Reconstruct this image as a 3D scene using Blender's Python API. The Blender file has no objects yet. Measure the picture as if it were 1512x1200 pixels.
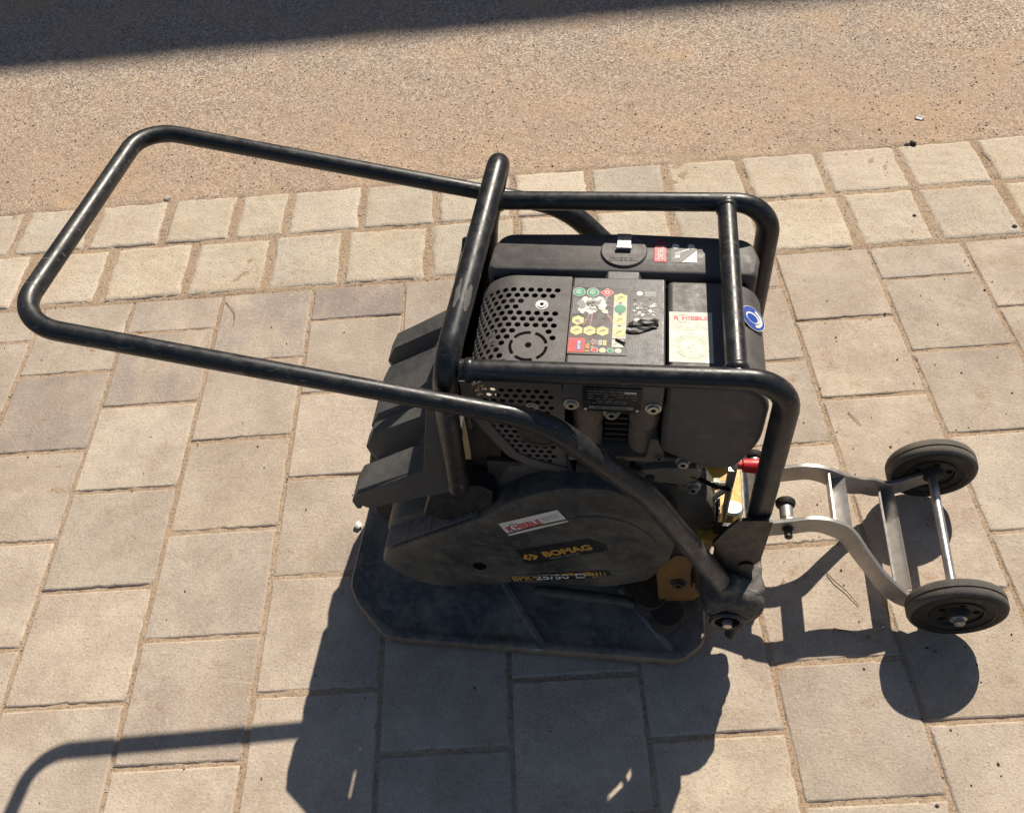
import bpy, bmesh, math, random
import numpy as np
from mathutils import Vector, Matrix, noise, Euler
random.seed(7)
R = math.radians
scene = bpy.context.scene
COL = scene.collection

# ---------------------------------------------------------------- camera, sky, sun, exposure
cam_data = bpy.data.cameras.new('camera'); cam = bpy.data.objects.new('camera', cam_data); COL.objects.link(cam)
cam_data.sensor_width = 36; cam_data.lens = 36*1280/1512; cam_data.clip_start = 0.02; cam_data.clip_end = 800
cam.matrix_world = (Matrix.Translation((0.19121, -0.88085, 1.56871)) @ Matrix.Rotation(R(11.1585), 4, 'Z')
                    @ Matrix.Rotation(R(38.1025), 4, 'X') @ Matrix.Rotation(R(-6.18854), 4, 'Z'))
scene.camera = cam
TO_SUN = Vector((0.33, 0.90, 1.0)).normalized()
world = bpy.data.worlds.new('World'); scene.world = world; world.use_nodes = True
wn = world.node_tree; bg = wn.nodes['Background']
sky = wn.nodes.new('ShaderNodeTexSky'); sky.sky_type = 'NISHITA'; sky.sun_disc = False
sky.sun_elevation = math.asin(TO_SUN.z); sky.sun_rotation = math.atan2(TO_SUN.x, TO_SUN.y)
wn.links.new(sky.outputs[0], bg.inputs[0]); bg.inputs[1].default_value = 0.058
sd = bpy.data.lights.new('sun', 'SUN'); sd.energy = 5.0; sd.angle = R(0.55); sd.color = (1.0, 0.915, 0.78)
sun = bpy.data.objects.new('sun', sd); COL.objects.link(sun)
sun.rotation_euler = TO_SUN.to_track_quat('Z', 'Y').to_euler(); sun.location = (2, 5, 8)
scene.view_settings.view_transform = 'Standard'; scene.view_settings.look = 'None'
scene.view_settings.gamma = 1.0; scene.view_settings.exposure = 0.30

# ---------------------------------------------------------------- materials
def new_mat(name):
    m = bpy.data.materials.new(name); m.use_nodes = True
    nt = m.node_tree; return m, nt, nt.nodes['Principled BSDF']
def N(nt, t, **k):
    n = nt.nodes.new(t)
    for a, b in k.items():
        if a.startswith('i_'):
            key = a[2:]; n.inputs[int(key) if key.isdigit() else key].default_value = b
        else: setattr(n, a, b)
    return n
def rgb(c): return (c[0], c[1], c[2], 1.0)
def ramp(nt, src, stops):
    r = N(nt, 'ShaderNodeValToRGB'); nt.links.new(src, r.inputs[0])
    e = r.color_ramp.elements
    while len(e) < len(stops): e.new(0.5)
    for i, (p, c) in enumerate(stops):
        e[i].position = p; e[i].color = rgb(c) if len(c) == 3 else c
    return r.outputs[0]
def mixc(nt, fac, a, b, mode='MIX'):
    m = N(nt, 'ShaderNodeMix', data_type='RGBA', blend_type=mode)
    for s, v in ((0, fac), (6, a), (7, b)):
        if hasattr(v, 'is_linked'): nt.links.new(v, m.inputs[s])
        elif s == 0: m.inputs[0].default_value = v
        else: m.inputs[s].default_value = rgb(v)
    return m.outputs[2]
def noise_f(nt, vec, scale, detail=4, rough=0.55, lo=0.45, hi=0.65, stretch=None):
    if stretch:
        mp = N(nt, 'ShaderNodeMapping'); mp.inputs['Scale'].default_value = stretch[0]; mp.inputs['Rotation'].default_value = stretch[1]
        nt.links.new(vec, mp.inputs[0]); vec = mp.outputs[0]
    n = N(nt, 'ShaderNodeTexNoise'); n.inputs['Scale'].default_value = scale; n.inputs['Detail'].default_value = detail
    n.inputs['Roughness'].default_value = rough; nt.links.new(vec, n.inputs['Vector'])
    return ramp(nt, n.outputs['Fac'], [(lo, (0, 0, 0)), (hi, (1, 1, 1))]), n.outputs['Fac']
def position(nt): return N(nt, 'ShaderNodeNewGeometry').outputs['Position']
def bump(nt, bsdf, src, strength, dist, prev=None):
    b = N(nt, 'ShaderNodeBump'); b.inputs['Strength'].default_value = strength; b.inputs['Distance'].default_value = dist
    nt.links.new(src, b.inputs['Height'])
    if prev: nt.links.new(prev, b.inputs['Normal'])
    nt.links.new(b.outputs[0], bsdf.inputs['Normal']); return b.outputs[0]
def mul(nt, a, k):
    m = N(nt, 'ShaderNodeMath', operation='MULTIPLY'); nt.links.new(a, m.inputs[0])
    if hasattr(k, 'is_linked'): nt.links.new(k, m.inputs[1])
    else: m.inputs[1].default_value = k
    return m.outputs[0]

def machine_mat(name, base, rough, metal=0.0, dust=0.25, dust_col=(0.16, 0.125, 0.09), scratch=0.0, scratch_col=(0.22, 0.22, 0.22),
                rust=0.0, scale=9.0, grain=0.15, spec=0.5):
    m, nt, b = new_mat(name); pos = position(nt)
    d1, f1 = noise_f(nt, pos, scale, 6, 0.6, 0.42, 0.72)
    d2, f2 = noise_f(nt, pos, scale*7, 5, 0.65, 0.45, 0.8)
    col = mixc(nt, mul(nt, d1, dust), base, dust_col)
    col = mixc(nt, mul(nt, d2, dust*0.7), col, dust_col)
    if rust:
        r1, _ = noise_f(nt, pos, 14, 8, 0.7, 0.56, 0.66); col = mixc(nt, mul(nt, r1, rust), col, (0.13, 0.055, 0.025))
    if scratch:
        s1, _ = noise_f(nt, pos, 60, 3, 0.7, 0.63, 0.69, ((0.25, 3.0, 1.2), (0.3, 0.5, 0.2)))
        s2, _ = noise_f(nt, pos, 22, 8, 0.75, 0.62, 0.68)
        mx = N(nt, 'ShaderNodeMath', operation='MAXIMUM'); nt.links.new(s1, mx.inputs[0]); nt.links.new(s2, mx.inputs[1])
        col = mixc(nt, mul(nt, mx.outputs[0], scratch), col, scratch_col)
    nt.links.new(col, b.inputs['Base Color'])
    b.inputs['Metallic'].default_value = metal; b.inputs['Specular IOR Level'].default_value = spec
    rr = N(nt, 'ShaderNodeMapRange'); nt.links.new(f2, rr.inputs[0]); rr.inputs[1].default_value = 0.3; rr.inputs[2].default_value = 0.7
    rr.inputs[3].default_value = max(0.05, rough-0.1); rr.inputs[4].default_value = min(1, rough+0.18)
    nt.links.new(rr.outputs[0], b.inputs['Roughness'])
    g, gf = noise_f(nt, pos, 420, 3, 0.6)
    bump(nt, b, gf, grain, 0.0012)
    return m
M = {}
M['tube'] = machine_mat('black_enamel_tube', (0.010, 0.011, 0.014), 0.35, dust=0.20, dust_col=(0.12, 0.11, 0.10), scratch=0.45, scratch_col=(0.20, 0.20, 0.20), grain=0.05)
M['tube_worn'] = machine_mat('worn_black_enamel', (0.024, 0.024, 0.025), 0.45, dust=0.35, dust_col=(0.15, 0.135, 0.12), scratch=0.55, scratch_col=(0.13, 0.125, 0.12), rust=0.25, grain=0.2)
M['plastic'] = machine_mat('dusty_engine_plastic', (0.075, 0.068, 0.066), 0.52, dust=0.38, dust_col=(0.19, 0.165, 0.145), scratch=0.22, grain=0.3)
M['panel'] = machine_mat('smooth_top_panel', (0.070, 0.070, 0.073), 0.40, dust=0.34, dust_col=(0.17, 0.155, 0.14), scratch=0.30, scratch_col=(0.3, 0.3, 0.3), grain=0.15)
M['guard'] = machine_mat('dirty_guard_plastic', (0.034, 0.036, 0.037), 0.5, dust=0.70, dust_col=(0.19, 0.165, 0.125), scratch=0.30, grain=0.5)
M['bumper'] = machine_mat('dusty_rubber_hood', (0.050, 0.051, 0.052), 0.62, dust=0.35, dust_col=(0.19, 0.175, 0.155), scratch=0.18, grain=0.35)
M['dark'] = machine_mat('dark_engine_metal', (0.026, 0.023, 0.020), 0.6, dust=0.5, dust_col=(0.14, 0.10, 0.07), grain=0.4)
M['shade_black'] = machine_mat('dark_interior', (0.006, 0.006, 0.006), 0.9, dust=0.0, spec=0.05)  # near-black standing in for shade in holes, gaps and interiors; also cable black
M['plate'] = machine_mat('cast_iron_plate', (0.12, 0.118, 0.115), 0.75, metal=0.0, dust=0.95, dust_col=(0.42, 0.355, 0.275), rust=0.5, spec=0.25, scratch=0.35, grain=0.8)
M['plate_rim'] = machine_mat('rusty_plate_rim', (0.20, 0.14, 0.10), 0.6, metal=0.1, dust=0.7, dust_col=(0.42, 0.31, 0.21), rust=0.7, scratch=0.8, scratch_col=(0.50, 0.46, 0.42), grain=0.8)
M['alu'] = machine_mat('weathered_aluminium', (0.44, 0.42, 0.40), 0.42, metal=0.75, dust=0.45, dust_col=(0.30, 0.26, 0.21), scratch=0.3, scratch_col=(0.7, 0.7, 0.7), grain=0.15)
M['cast'] = machine_mat('cast_aluminium', (0.20, 0.17, 0.13), 0.55, metal=0.2, dust=0.6, dust_col=(0.14, 0.10, 0.07), rust=0.35, grain=0.7)
M['steel'] = machine_mat('zinc_plated_steel', (0.55, 0.54, 0.50), 0.32, metal=0.85, dust=0.25, dust_col=(0.25, 0.2, 0.15), grain=0.1)
M['chrome'] = machine_mat('axle_steel', (0.50, 0.49, 0.48), 0.36, metal=0.9, dust=0.35, dust_col=(0.25, 0.22, 0.2), grain=0.05)
M['yellow'] = machine_mat('yellow_chassis_paint', (0.62, 0.40, 0.05), 0.45, dust=0.5, dust_col=(0.32, 0.22, 0.08), rust=0.5, scratch=0.25, scratch_col=(0.2, 0.15, 0.1), grain=0.3)
M['ochre'] = machine_mat('dirty_ochre_paint', (0.24, 0.12, 0.022), 0.5, dust=0.9, scale=16, dust_col=(0.13, 0.08, 0.045), rust=0.6, grain=0.4)
M['red'] = machine_mat('red_plastic_grip', (0.55, 0.012, 0.018), 0.35, dust=0.12, grain=0.1)
M['tyre'] = machine_mat('dusty_tyre_rubber', (0.085, 0.080, 0.072), 0.8, dust=0.65, dust_col=(0.22, 0.19, 0.15), grain=0.8, spec=0.3)
M['wheel_side'] = machine_mat('tyre_side_rubber', (0.013, 0.0125, 0.012), 0.55, dust=0.22, dust_col=(0.09, 0.08, 0.065), grain=0.6, spec=0.3)
M['rope'] = machine_mat('pale_label_film', (0.5, 0.5, 0.48), 0.4)
def flat(name, c, rough=0.45, dust=0.30, spec=0.4):
    m = machine_mat(name, c, rough, dust=dust, dust_col=(0.3, 0.26, 0.2), grain=0.02, spec=spec, scratch=0.35, scratch_col=(0.32, 0.30, 0.27)); M[name] = m; return m
flat('print_white', (0.74, 0.73, 0.68)); flat('print_cream', (0.60, 0.575, 0.48), dust=0.15); flat('print_red', (0.62, 0.03, 0.05)); flat('print_pink', (0.70, 0.28, 0.28), 0.4)
flat('print_green', (0.03, 0.30, 0.17)); flat('print_pale_green', (0.50, 0.66, 0.50)); flat('print_yellow', (0.72, 0.66, 0.28)); flat('print_black', (0.012, 0.012, 0.014), 0.4, 0.1)
flat('print_blue', (0.02, 0.07, 0.38)); flat('print_orange', (0.60, 0.32, 0.04), dust=0.25); flat('print_grey', (0.26, 0.26, 0.26)); flat('scuff', (0.085, 0.085, 0.088), 0.6, 0.3); flat('print_sheet', (0.060, 0.050, 0.058), 0.35, 0.3)
flat('print_lilac', (0.105, 0.105, 0.125), 0.5, 0.3); flat('print_maroon', (0.10, 0.035, 0.04), 0.5, 0.25); M['gap_line'] = M['shade_black']

def stone_mat(name, cols, fine=260, bmp=0.6, fw=0.2, bd=0.0014):
    """cols: pale, mid, smudge. object colour R = smudge amount, G = rust amount, B = tint"""
    m, nt, b = new_mat(name); pos = position(nt)
    oi = N(nt, 'ShaderNodeObjectInfo'); sep = N(nt, 'ShaderNodeSeparateColor'); nt.links.new(oi.outputs['Color'], sep.inputs[0])
    # shift the pattern for every stone so that no blotch runs across a joint
    add = N(nt, 'ShaderNodeVectorMath', operation='ADD'); nt.links.new(pos, add.inputs[0])
    cx = N(nt, 'ShaderNodeCombineXYZ'); nt.links.new(mul(nt, oi.outputs['Random'], 37.0), cx.inputs[2]); nt.links.new(cx.outputs[0], add.inputs[1])
    p = add.outputs[0]
    n1, _ = noise_f(nt, p, 8, 8, 0.66, 0.40, 0.62)
    n2, f2 = noise_f(nt, p, 38, 6, 0.65, 0.35, 0.7)
    n3, f3 = noise_f(nt, p, fine, 3, 0.8, 0.52, 0.64)
    col = mixc(nt, n1, cols[0], cols[1])
    col = mixc(nt, mul(nt, n2, 0.45), col, cols[1])
    sm, _ = noise_f(nt, p, 9, 6, 0.62, 0.34, 0.60, ((1.0, 0.6, 1.0), (0, 0, 0.9)))
    col = mixc(nt, mul(nt, sm, sep.outputs[0]), col, cols[2])
    ru, _ = noise_f(nt, p, 15, 9, 0.78, 0.56, 0.70)
    col = mixc(nt, mul(nt, ru, sep.outputs[1]), col, (0.30, 0.175, 0.10))
    dk, _ = noise_f(nt, p, 5, 9, 0.72, 0.52, 0.78)
    col = mixc(nt, mul(nt, mul(nt, dk, sep.outputs[1]), 0.55), col, (0.36, 0.255, 0.18))
    hi, _ = noise_f(nt, p, 16, 7, 0.7, 0.60, 0.80)
    col = mixc(nt, mul(nt, hi, 0.35), col, (0.52, 0.47, 0.38))
    col = mixc(nt, mul(nt, n3, fw), col, (0.20, 0.155, 0.12))
    n4, _ = noise_f(nt, p, fine*0.8, 3, 0.8, 0.54, 0.66, ((1, 1, 1), (1.0, 0.4, 0.9)))
    col = mixc(nt, mul(nt, n4, fw*0.8), col, (0.66, 0.60, 0.50))
    vo = N(nt, 'ShaderNodeTexVoronoi', feature='F1'); vo.inputs['Scale'].default_value = 95; nt.links.new(p, vo.inputs['Vector'])
    sp = ramp(nt, vo.outputs['Distance'], [(0.07, (1, 1, 1)), (0.13, (0, 0, 0))])
    gate, _ = noise_f(nt, p, 40, 3, 0.6, 0.52, 0.60)
    col = mixc(nt, mul(nt, mul(nt, sp, gate), 0.75), col, (0.09, 0.065, 0.05))
    sc, _ = noise_f(nt, p, 46, 3, 0.6, 0.70, 0.73, ((0.12, 2.2, 1), (0, 0, 0.7)))
    col = mixc(nt, mul(nt, sc, 0.4), col, (0.6, 0.56, 0.48))
    tone = ramp(nt, oi.outputs['Random'], [(0.0, (1.015, 1.0, 0.99)), (0.35, (0.985, 0.995, 1.0)), (0.7, (1.0, 0.985, 0.985)), (1.0, (1.01, 1.0, 0.97))])
    col = mixc(nt, 1.0, col, tone, 'MULTIPLY')
    hsv = N(nt, 'ShaderNodeHueSaturation'); nt.links.new(col, hsv.inputs['Color'])
    mr = N(nt, 'ShaderNodeMapRange'); nt.links.new(sep.outputs[2], mr.inputs[0]); mr.inputs[3].default_value = 0.93; mr.inputs[4].default_value = 1.08
    nt.links.new(mr.outputs[0], hsv.inputs['Value'])
    nt.links.new(hsv.outputs[0], b.inputs['Base Color']); b.inputs['Roughness'].default_value = 0.86; b.inputs['Specular IOR Level'].default_value = 0.25
    nb = bump(nt, b, f3, bmp, bd); bump(nt, b, f2, 0.5, 0.0025, nb)
    return m
M['paver'] = stone_mat('concrete_paver', ((0.55, 0.465, 0.370), (0.41, 0.33, 0.26), (0.25, 0.215, 0.205)), fine=210, bmp=1.0, fw=0.42, bd=0.002)
M['kerb'] = stone_mat('rough_kerb_stone', ((0.61, 0.53, 0.42), (0.52, 0.425, 0.315), (0.42, 0.37, 0.34)), fine=190, bmp=1.0, fw=0.55, bd=0.003)

def sand_mat(name, a, bcol, c, dark=0.4, bmp=0.8):
    m, nt, b = new_mat(name); pos = position(nt)
    n1, _ = noise_f(nt, pos, 3.0, 6, 0.6, 0.38, 0.66)
    n2, f2 = noise_f(nt, pos, 70, 6, 0.7, 0.38, 0.68)
    n3, f3 = noise_f(nt, pos, 210, 3, 0.8, 0.52, 0.66)
    col = mixc(nt, n1, a, bcol); col = mixc(nt, mul(nt, n2, 0.5), col, c); col = mixc(nt, mul(nt, n3, dark), col, (0.10, 0.07, 0.05))
    nt.links.new(col, b.inputs['Base Color']); b.inputs['Roughness'].default_value = 0.92; b.inputs['Specular IOR Level'].default_value = 0.2
    nb = bump(nt, b, f3, bmp, 0.002); bump(nt, b, f2, 0.6, 0.004, nb); return m
M['sand'] = sand_mat('joint_sand', (0.43, 0.315, 0.215), (0.35, 0.235, 0.15), (0.50, 0.41, 0.31), dark=0.80, bmp=1.0)
def road_mat():
    m, nt, b = new_mat('sandy_worn_asphalt'); pos = position(nt)
    tc = N(nt, 'ShaderNodeTexCoord').outputs['Object']; s = N(nt, 'ShaderNodeSeparateXYZ'); nt.links.new(tc, s.inputs[0])
    w1, wf = noise_f(nt, pos, 2.2, 6, 0.62, 0.3, 0.7)
    w2, wf2 = noise_f(nt, pos, 9, 6, 0.65, 0.35, 0.7)
    # local Y runs away from the kerb: washed-in sand lies thick along it and thins out
    ad = N(nt, 'ShaderNodeMath', operation='ADD'); nt.links.new(s.outputs['Y'], ad.inputs[0]); wm_ = N(nt, 'ShaderNodeMath', operation='ADD'); nt.links.new(mul(nt, wf, -0.75), wm_.inputs[0]); nt.links.new(mul(nt, wf2, -0.35), wm_.inputs[1]); nt.links.new(wm_.outputs[0], ad.inputs[1])
    mxs = N(nt, 'ShaderNodeMath', operation='ADD'); nt.links.new(ad.outputs[0], mxs.inputs[0]); mxs.inputs[1].default_value = 0.24
    sandy = ramp(nt, mxs.outputs[0], [(0.0, (0.55, 0.55, 0.55)), (0.15, (0.25, 0.25, 0.25)), (0.40, (0.0, 0.0, 0.0))])
    v = N(nt, 'ShaderNodeTexVoronoi', feature='F1'); v.inputs['Scale'].default_value = 190; v.inputs['Randomness'].default_value = 1; nt.links.new(pos, v.inputs['Vector'])
    chips = ramp(nt, v.outputs['Color'], [(0.10, (0.18, 0.135, 0.105)), (0.5, (0.385, 0.295, 0.225)), (0.9, (0.70, 0.59, 0.48))])
    n3, f3 = noise_f(nt, pos, 190, 4, 0.8, 0.50, 0.64)
    col = mixc(nt, mul(nt, n3, 0.5), chips, (0.15, 0.12, 0.10))
    gp, _ = noise_f(nt, pos, 1.7, 7, 0.65, 0.40, 0.62)
    col = mixc(nt, mul(nt, gp, 0.30), col, (0.29, 0.25, 0.22))
    col = mixc(nt, mul(nt, w2, 0.22), col, (0.40, 0.315, 0.25))
    op, _ = noise_f(nt, pos, 3.1, 7, 0.7, 0.50, 0.68)
    col = mixc(nt, mul(nt, op, 0.60), col, (0.50, 0.335, 0.20))
    col = mixc(nt, mul(nt, sandy, 0.74), col, (0.46, 0.315, 0.205))
    nt.links.new(col, b.inputs['Base Color']); b.inputs['Roughness'].default_value = 0.9; b.inputs['Specular IOR Level'].default_value = 0.25
    nb = bump(nt, b, f3, 1.0, 0.0022); bump(nt, b, v.outputs['Distance'], 0.6, 0.002, nb); return m
M['road'] = road_mat()
M['chip'] = stone_mat('stone_chip', ((0.55, 0.48, 0.41), (0.30, 0.24, 0.19), (0.4, 0.35, 0.3)))
M['chip_dark'] = machine_mat('dark_crumb', (0.035, 0.028, 0.022), 0.85, dust=0.3)
M['plaster'] = sand_mat('plaster_wall', (0.55, 0.50, 0.42), (0.50, 0.45, 0.38), (0.6, 0.55, 0.48), dark=0.05, bmp=0.2)
M['earth'] = sand_mat('dry_earth', (0.30, 0.22, 0.15), (0.25, 0.18, 0.12), (0.34, 0.26, 0.18))
M['dark_soil'] = sand_mat('darkened_unseen_soil', (0.10, 0.085, 0.065), (0.07, 0.06, 0.045), (0.14, 0.115, 0.09))  # for unseen ground, darkened to cut light bounced onto the machine
M['glass'] = machine_mat('window_glass', (0.02, 0.025, 0.03), 0.15, dust=0.05)
def handle_mat():
    m = machine_mat('black_enamel_handle', (0.010, 0.011, 0.014), 0.36, dust=0.22, dust_col=(0.12, 0.11, 0.10), scratch=0.6, scratch_col=(0.22, 0.22, 0.22), grain=0.08)
    nt = m.node_tree; b = nt.nodes['Principled BSDF']; old = b.inputs['Base Color'].links[0].from_socket; pos = position(nt)
    sx = N(nt, 'ShaderNodeSeparateXYZ'); nt.links.new(pos, sx.inputs[0])
    low = ramp(nt, sx.outputs['Z'], [(0.30, (1, 1, 1)), (0.66, (0, 0, 0))]); a, _ = noise_f(nt, pos, 24, 8, 0.7, 0.36, 0.62); c, _ = noise_f(nt, pos, 70, 6, 0.7, 0.50, 0.66)
    col = mixc(nt, mul(nt, mul(nt, low, a), 0.75), old, (0.125, 0.118, 0.11)); col = mixc(nt, mul(nt, mul(nt, low, c), 0.5), col, (0.30, 0.29, 0.27))
    nt.links.new(col, b.inputs['Base Color']); return m
M['tube_handle'] = handle_mat()
M['gusset'] = machine_mat('black_bracket_paint', (0.010, 0.010, 0.012), 0.42, dust=0.14, dust_col=(0.10, 0.09, 0.08), scratch=0.12, grain=0.2)
M['muddy'] = machine_mat('mud_caked_black_steel', (0.035, 0.034, 0.033), 0.6, dust=0.85, dust_col=(0.17, 0.15, 0.13), scratch=0.7, scratch_col=(0.30, 0.29, 0.28), rust=0.3, scale=22, grain=0.9)
M['twig'] = machine_mat('dry_twig', (0.11, 0.08, 0.055), 0.8)

# ---------------------------------------------------------------- mesh helpers
class MB:
    def __init__(s): s.v = []; s.f = []; s.m = []; s.mats = []
    def mi(s, mat):
        if mat not in s.mats: s.mats.append(mat)
        return s.mats.index(mat)
    def add(s, vs, fs, mat=None):
        o = len(s.v); s.v += [tuple(v) for v in vs]; s.f += [tuple(i+o for i in f) for f in fs]
        k = s.mi(mat) if mat else 0; s.m += [k]*len(fs); return s
    def box(s, c, size, rot=None, mat=None):
        h = [x/2 for x in size]; c = Vector(c); mt = rot or Matrix.Identity(3)
        vs = [c + mt @ Vector((sx*h[0], sy*h[1], sz*h[2])) for sz in (-1, 1) for sy in (-1, 1) for sx in (-1, 1)]
        return s.add(vs, [(0, 2, 3, 1), (4, 5, 7, 6), (0, 1, 5, 4), (2, 6, 7, 3), (0, 4, 6, 2), (1, 3, 7, 5)], mat)
    def loft(s, rings, cap0=True, cap1=True, mat=None, closed=True):
        n = len(rings[0]); vs = [p for r in rings for p in r]; fs = []
        for i in range(len(rings)-1):
            for j in range(n if closed else n-1):
                k = (j+1) % n; fs.append((i*n+j, i*n+k, (i+1)*n+k, (i+1)*n+j))
        if cap0: fs.append(tuple(reversed(range(n))))
        if cap1: fs.append(tuple((len(rings)-1)*n+j for j in range(n)))
        return s.add(vs, fs, mat)
    def tube(s, pts, r, n=18, caps=True, mat=None):
        pts = [Vector(p) for p in pts]; rs = r if isinstance(r, (list, tuple)) else [r]*len(pts)
        t = [(pts[min(i+1, len(pts)-1)]-pts[max(i-1, 0)]).normalized() for i in range(len(pts))]
        u = t[0].orthogonal().normalized(); rings = []
        for i, p in enumerate(pts):
            if i: u = (t[i-1].rotation_difference(t[i]) @ u)
            u = (u - t[i]*u.dot(t[i])).normalized(); w = t[i].cross(u)
            rings.append([p + (u*math.cos(a)+w*math.sin(a))*rs[i] for a in [2*math.pi*k/n for k in range(n)]])
        return s.loft(rings, caps, caps, mat)
    def cyl(s, a, b, r, r2=None, n=20, mat=None): return s.tube([a, b], [r, r if r2 is None else r2], n, True, mat)
    def lathe(s, o, axis, prof, n=32, mat=None, cap=True):
        o = Vector(o); ax = Vector(axis).normalized(); u = ax.orthogonal().normalized(); w = ax.cross(u)
        rings = [[o+ax*h+(u*math.cos(a)+w*math.sin(a))*rr for a in [2*math.pi*k/n for k in range(n)]] for h, rr in prof]
        return s.loft(rings, cap, cap, mat)
    def prism(s, poly, y0, y1, mat=None):       # (x, z) outline pushed along Y
        return s.loft([[(x, y0, z) for x, z in poly], [(x, y1, z) for x, z in poly]], True, True, mat)
    def slab(s, poly, z0, z1, mat=None):        # (x, y) outline pushed along Z
        return s.loft([[(x, y, z0) for x, y in poly], [(x, y, z1) for x, y in poly]], True, True, mat)
def link_mesh(name, mb, mat, parent=None, bevel=0, smooth=40, seg=2):
    me = bpy.data.meshes.new(name); me.from_pydata(mb.v, [], mb.f); me.update()
    bm = bmesh.new(); bm.from_mesh(me); bmesh.ops.recalc_face_normals(bm, faces=bm.faces); bm.to_mesh(me); bm.free()
    for k in (mb.mats or [mat]): me.materials.append(M[k])
    if mb.mats: me.polygons.foreach_set('material_index', mb.m)
    o = bpy.data.objects.new(name, me); COL.objects.link(o)
    if parent: o.parent = parent
    if bevel:
        b = o.modifiers.new('bevel', 'BEVEL'); b.width = bevel; b.segments = seg; b.limit_method = 'ANGLE'; b.angle_limit = R(35); b.harden_normals = True
    if smooth:
        me.polygons.foreach_set('use_smooth', [True]*len(me.polygons)); me.set_sharp_from_angle(angle=R(smooth))
    return o
def tag(o, label=None, cat=None, group=None, kind=None):
    if label: o['label'] = label
    if cat: o['category'] = cat
    if group: o['group'] = group
    if kind: o['kind'] = kind
    return o
def empty(name, loc=(0, 0, 0)):
    e = bpy.data.objects.new(name, None); COL.objects.link(e); e.location = loc; e.empty_display_size = 0.1; return e
def fillet(pts, rad, seg=8):
    pts = [Vector(p) for p in pts]; rad = rad if isinstance(rad, (list, tuple)) else [rad]*(len(pts)-2); out = [pts[0]]
    for i in range(1, len(pts)-1):
        a = (pts[i-1]-pts[i]).normalized(); b = (pts[i+1]-pts[i]).normalized(); ang = a.angle(b)
        d = rad[i-1]/math.tan(ang/2); p0 = pts[i]+a*d; p1 = pts[i]+b*d
        c = pts[i]+(a+b).normalized()*(rad[i-1]/math.sin(ang/2)); v0 = p0-c; v1 = p1-c; tot = v0.angle(v1)
        for k in range(seg+1):
            t = k/seg; q = (v0*math.sin((1-t)*tot)+v1*math.sin(t*tot))/math.sin(tot) if tot > 1e-4 else v0
            out.append(c+q)
    out.append(pts[-1]); return out
def fillet2(poly, rad, seg=5):                    # closed (a, b) outline with rounded corners
    n = len(poly); out = []; rad = rad if isinstance(rad, (list, tuple)) else [rad]*n
    for i in range(n):
        p = Vector((*poly[i], 0)); a = Vector((*poly[i-1], 0))-p; b = Vector((*poly[(i+1) % n], 0))-p
        if rad[i] <= 0: out.append((p.x, p.y)); continue
        la, lb = a.length, b.length; a.normalize(); b.normalize(); ang = a.angle(b)
        d = min(rad[i]/math.tan(ang/2), la*0.49, lb*0.49)
        if ang > 3.13: out.append((p.x, p.y)); continue
        r = d*math.tan(ang/2); c = p+(a+b).normalized()*(r/math.sin(ang/2))
        v0 = p+a*d-c; v1 = p+b*d-c; tot = v0.angle(v1)
        for k in range(seg+1):
            t = k/seg; q = (v0*math.sin((1-t)*tot)+v1*math.sin(t*tot))/math.sin(tot) if 1e-4 < tot < 3.14 else v0.lerp(v1, t); out.append(((c+q).x, (c+q).y))
    return out

# print on flat surfaces: o = corner, u / v = unit axes of the sheet, lift along n = u x v
class Face:
    def __init__(s, o, u, v): s.o = Vector(o); s.u = Vector(u).normalized(); s.v = Vector(v).normalized(); s.n = s.u.cross(s.v).normalized()
    def at(s, a, b, h=0): return s.o+s.u*a+s.v*b+s.n*h
    def poly(s, mb, pts, h, mat): mb.add([s.at(a, b, h) for a, b in pts], [tuple(range(len(pts)))], mat)
    def rect(s, mb, a, b, w, hh, h, mat): s.poly(mb, [(a, b), (a+w, b), (a+w, b+hh), (a, b+hh)], h, mat)
    def disc(s, mb, a, b, r, h, mat, n=16, rb=None): s.poly(mb, [(a+r*math.cos(2*math.pi*k/n), b+(rb or r)*math.sin(2*math.pi*k/n)) for k in range(n)], h, mat)
    def ring(s, mb, a, b, r0, r1, h, mat, a0=0, a1=2*math.pi, n=24, ky=1.0):
        vs = []; 
        for k in range(n+1):
            t = a0+(a1-a0)*k/n; vs += [s.at(a+r0*math.cos(t), b+ky*r0*math.sin(t), h), s.at(a+r1*math.cos(t), b+ky*r1*math.sin(t), h)]
        mb.add(vs, [(2*k, 2*k+1, 2*k+3, 2*k+2) for k in range(n)], mat)
    def line(s, mb, p, q, w, h, mat):
        p = Vector(p); q = Vector(q); d = (q-p).normalized(); e = Vector((-d.y, d.x))*w/2
        s.poly(mb, [tuple(p-e), tuple(q-e), tuple(q+e), tuple(p+e)], h, mat)
_deps = None
def text_geo(body, bold=0.0):
    cu = bpy.data.curves.new('lettering', 'FONT'); cu.body = body; cu.offset = bold; cu.resolution_u = 3
    ob = bpy.data.objects.new('lettering', cu); COL.objects.link(ob)
    me = bpy.data.meshes.new_from_object(ob.evaluated_get(bpy.context.evaluated_depsgraph_get()))
    vs = [v.co.copy() for v in me.vertices]; fs = [tuple(p.vertices) for p in me.polygons]
    bpy.data.objects.remove(ob); bpy.data.curves.remove(cu); bpy.data.meshes.remove(me)
    x0 = min(v.x for v in vs); x1 = max(v.x for v in vs); y0 = min(v.y for v in vs); y1 = max(v.y for v in vs)
    return [((v.x-x0)/(x1-x0), (v.y-y0)/(y1-y0)) for v in vs], fs
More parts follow.
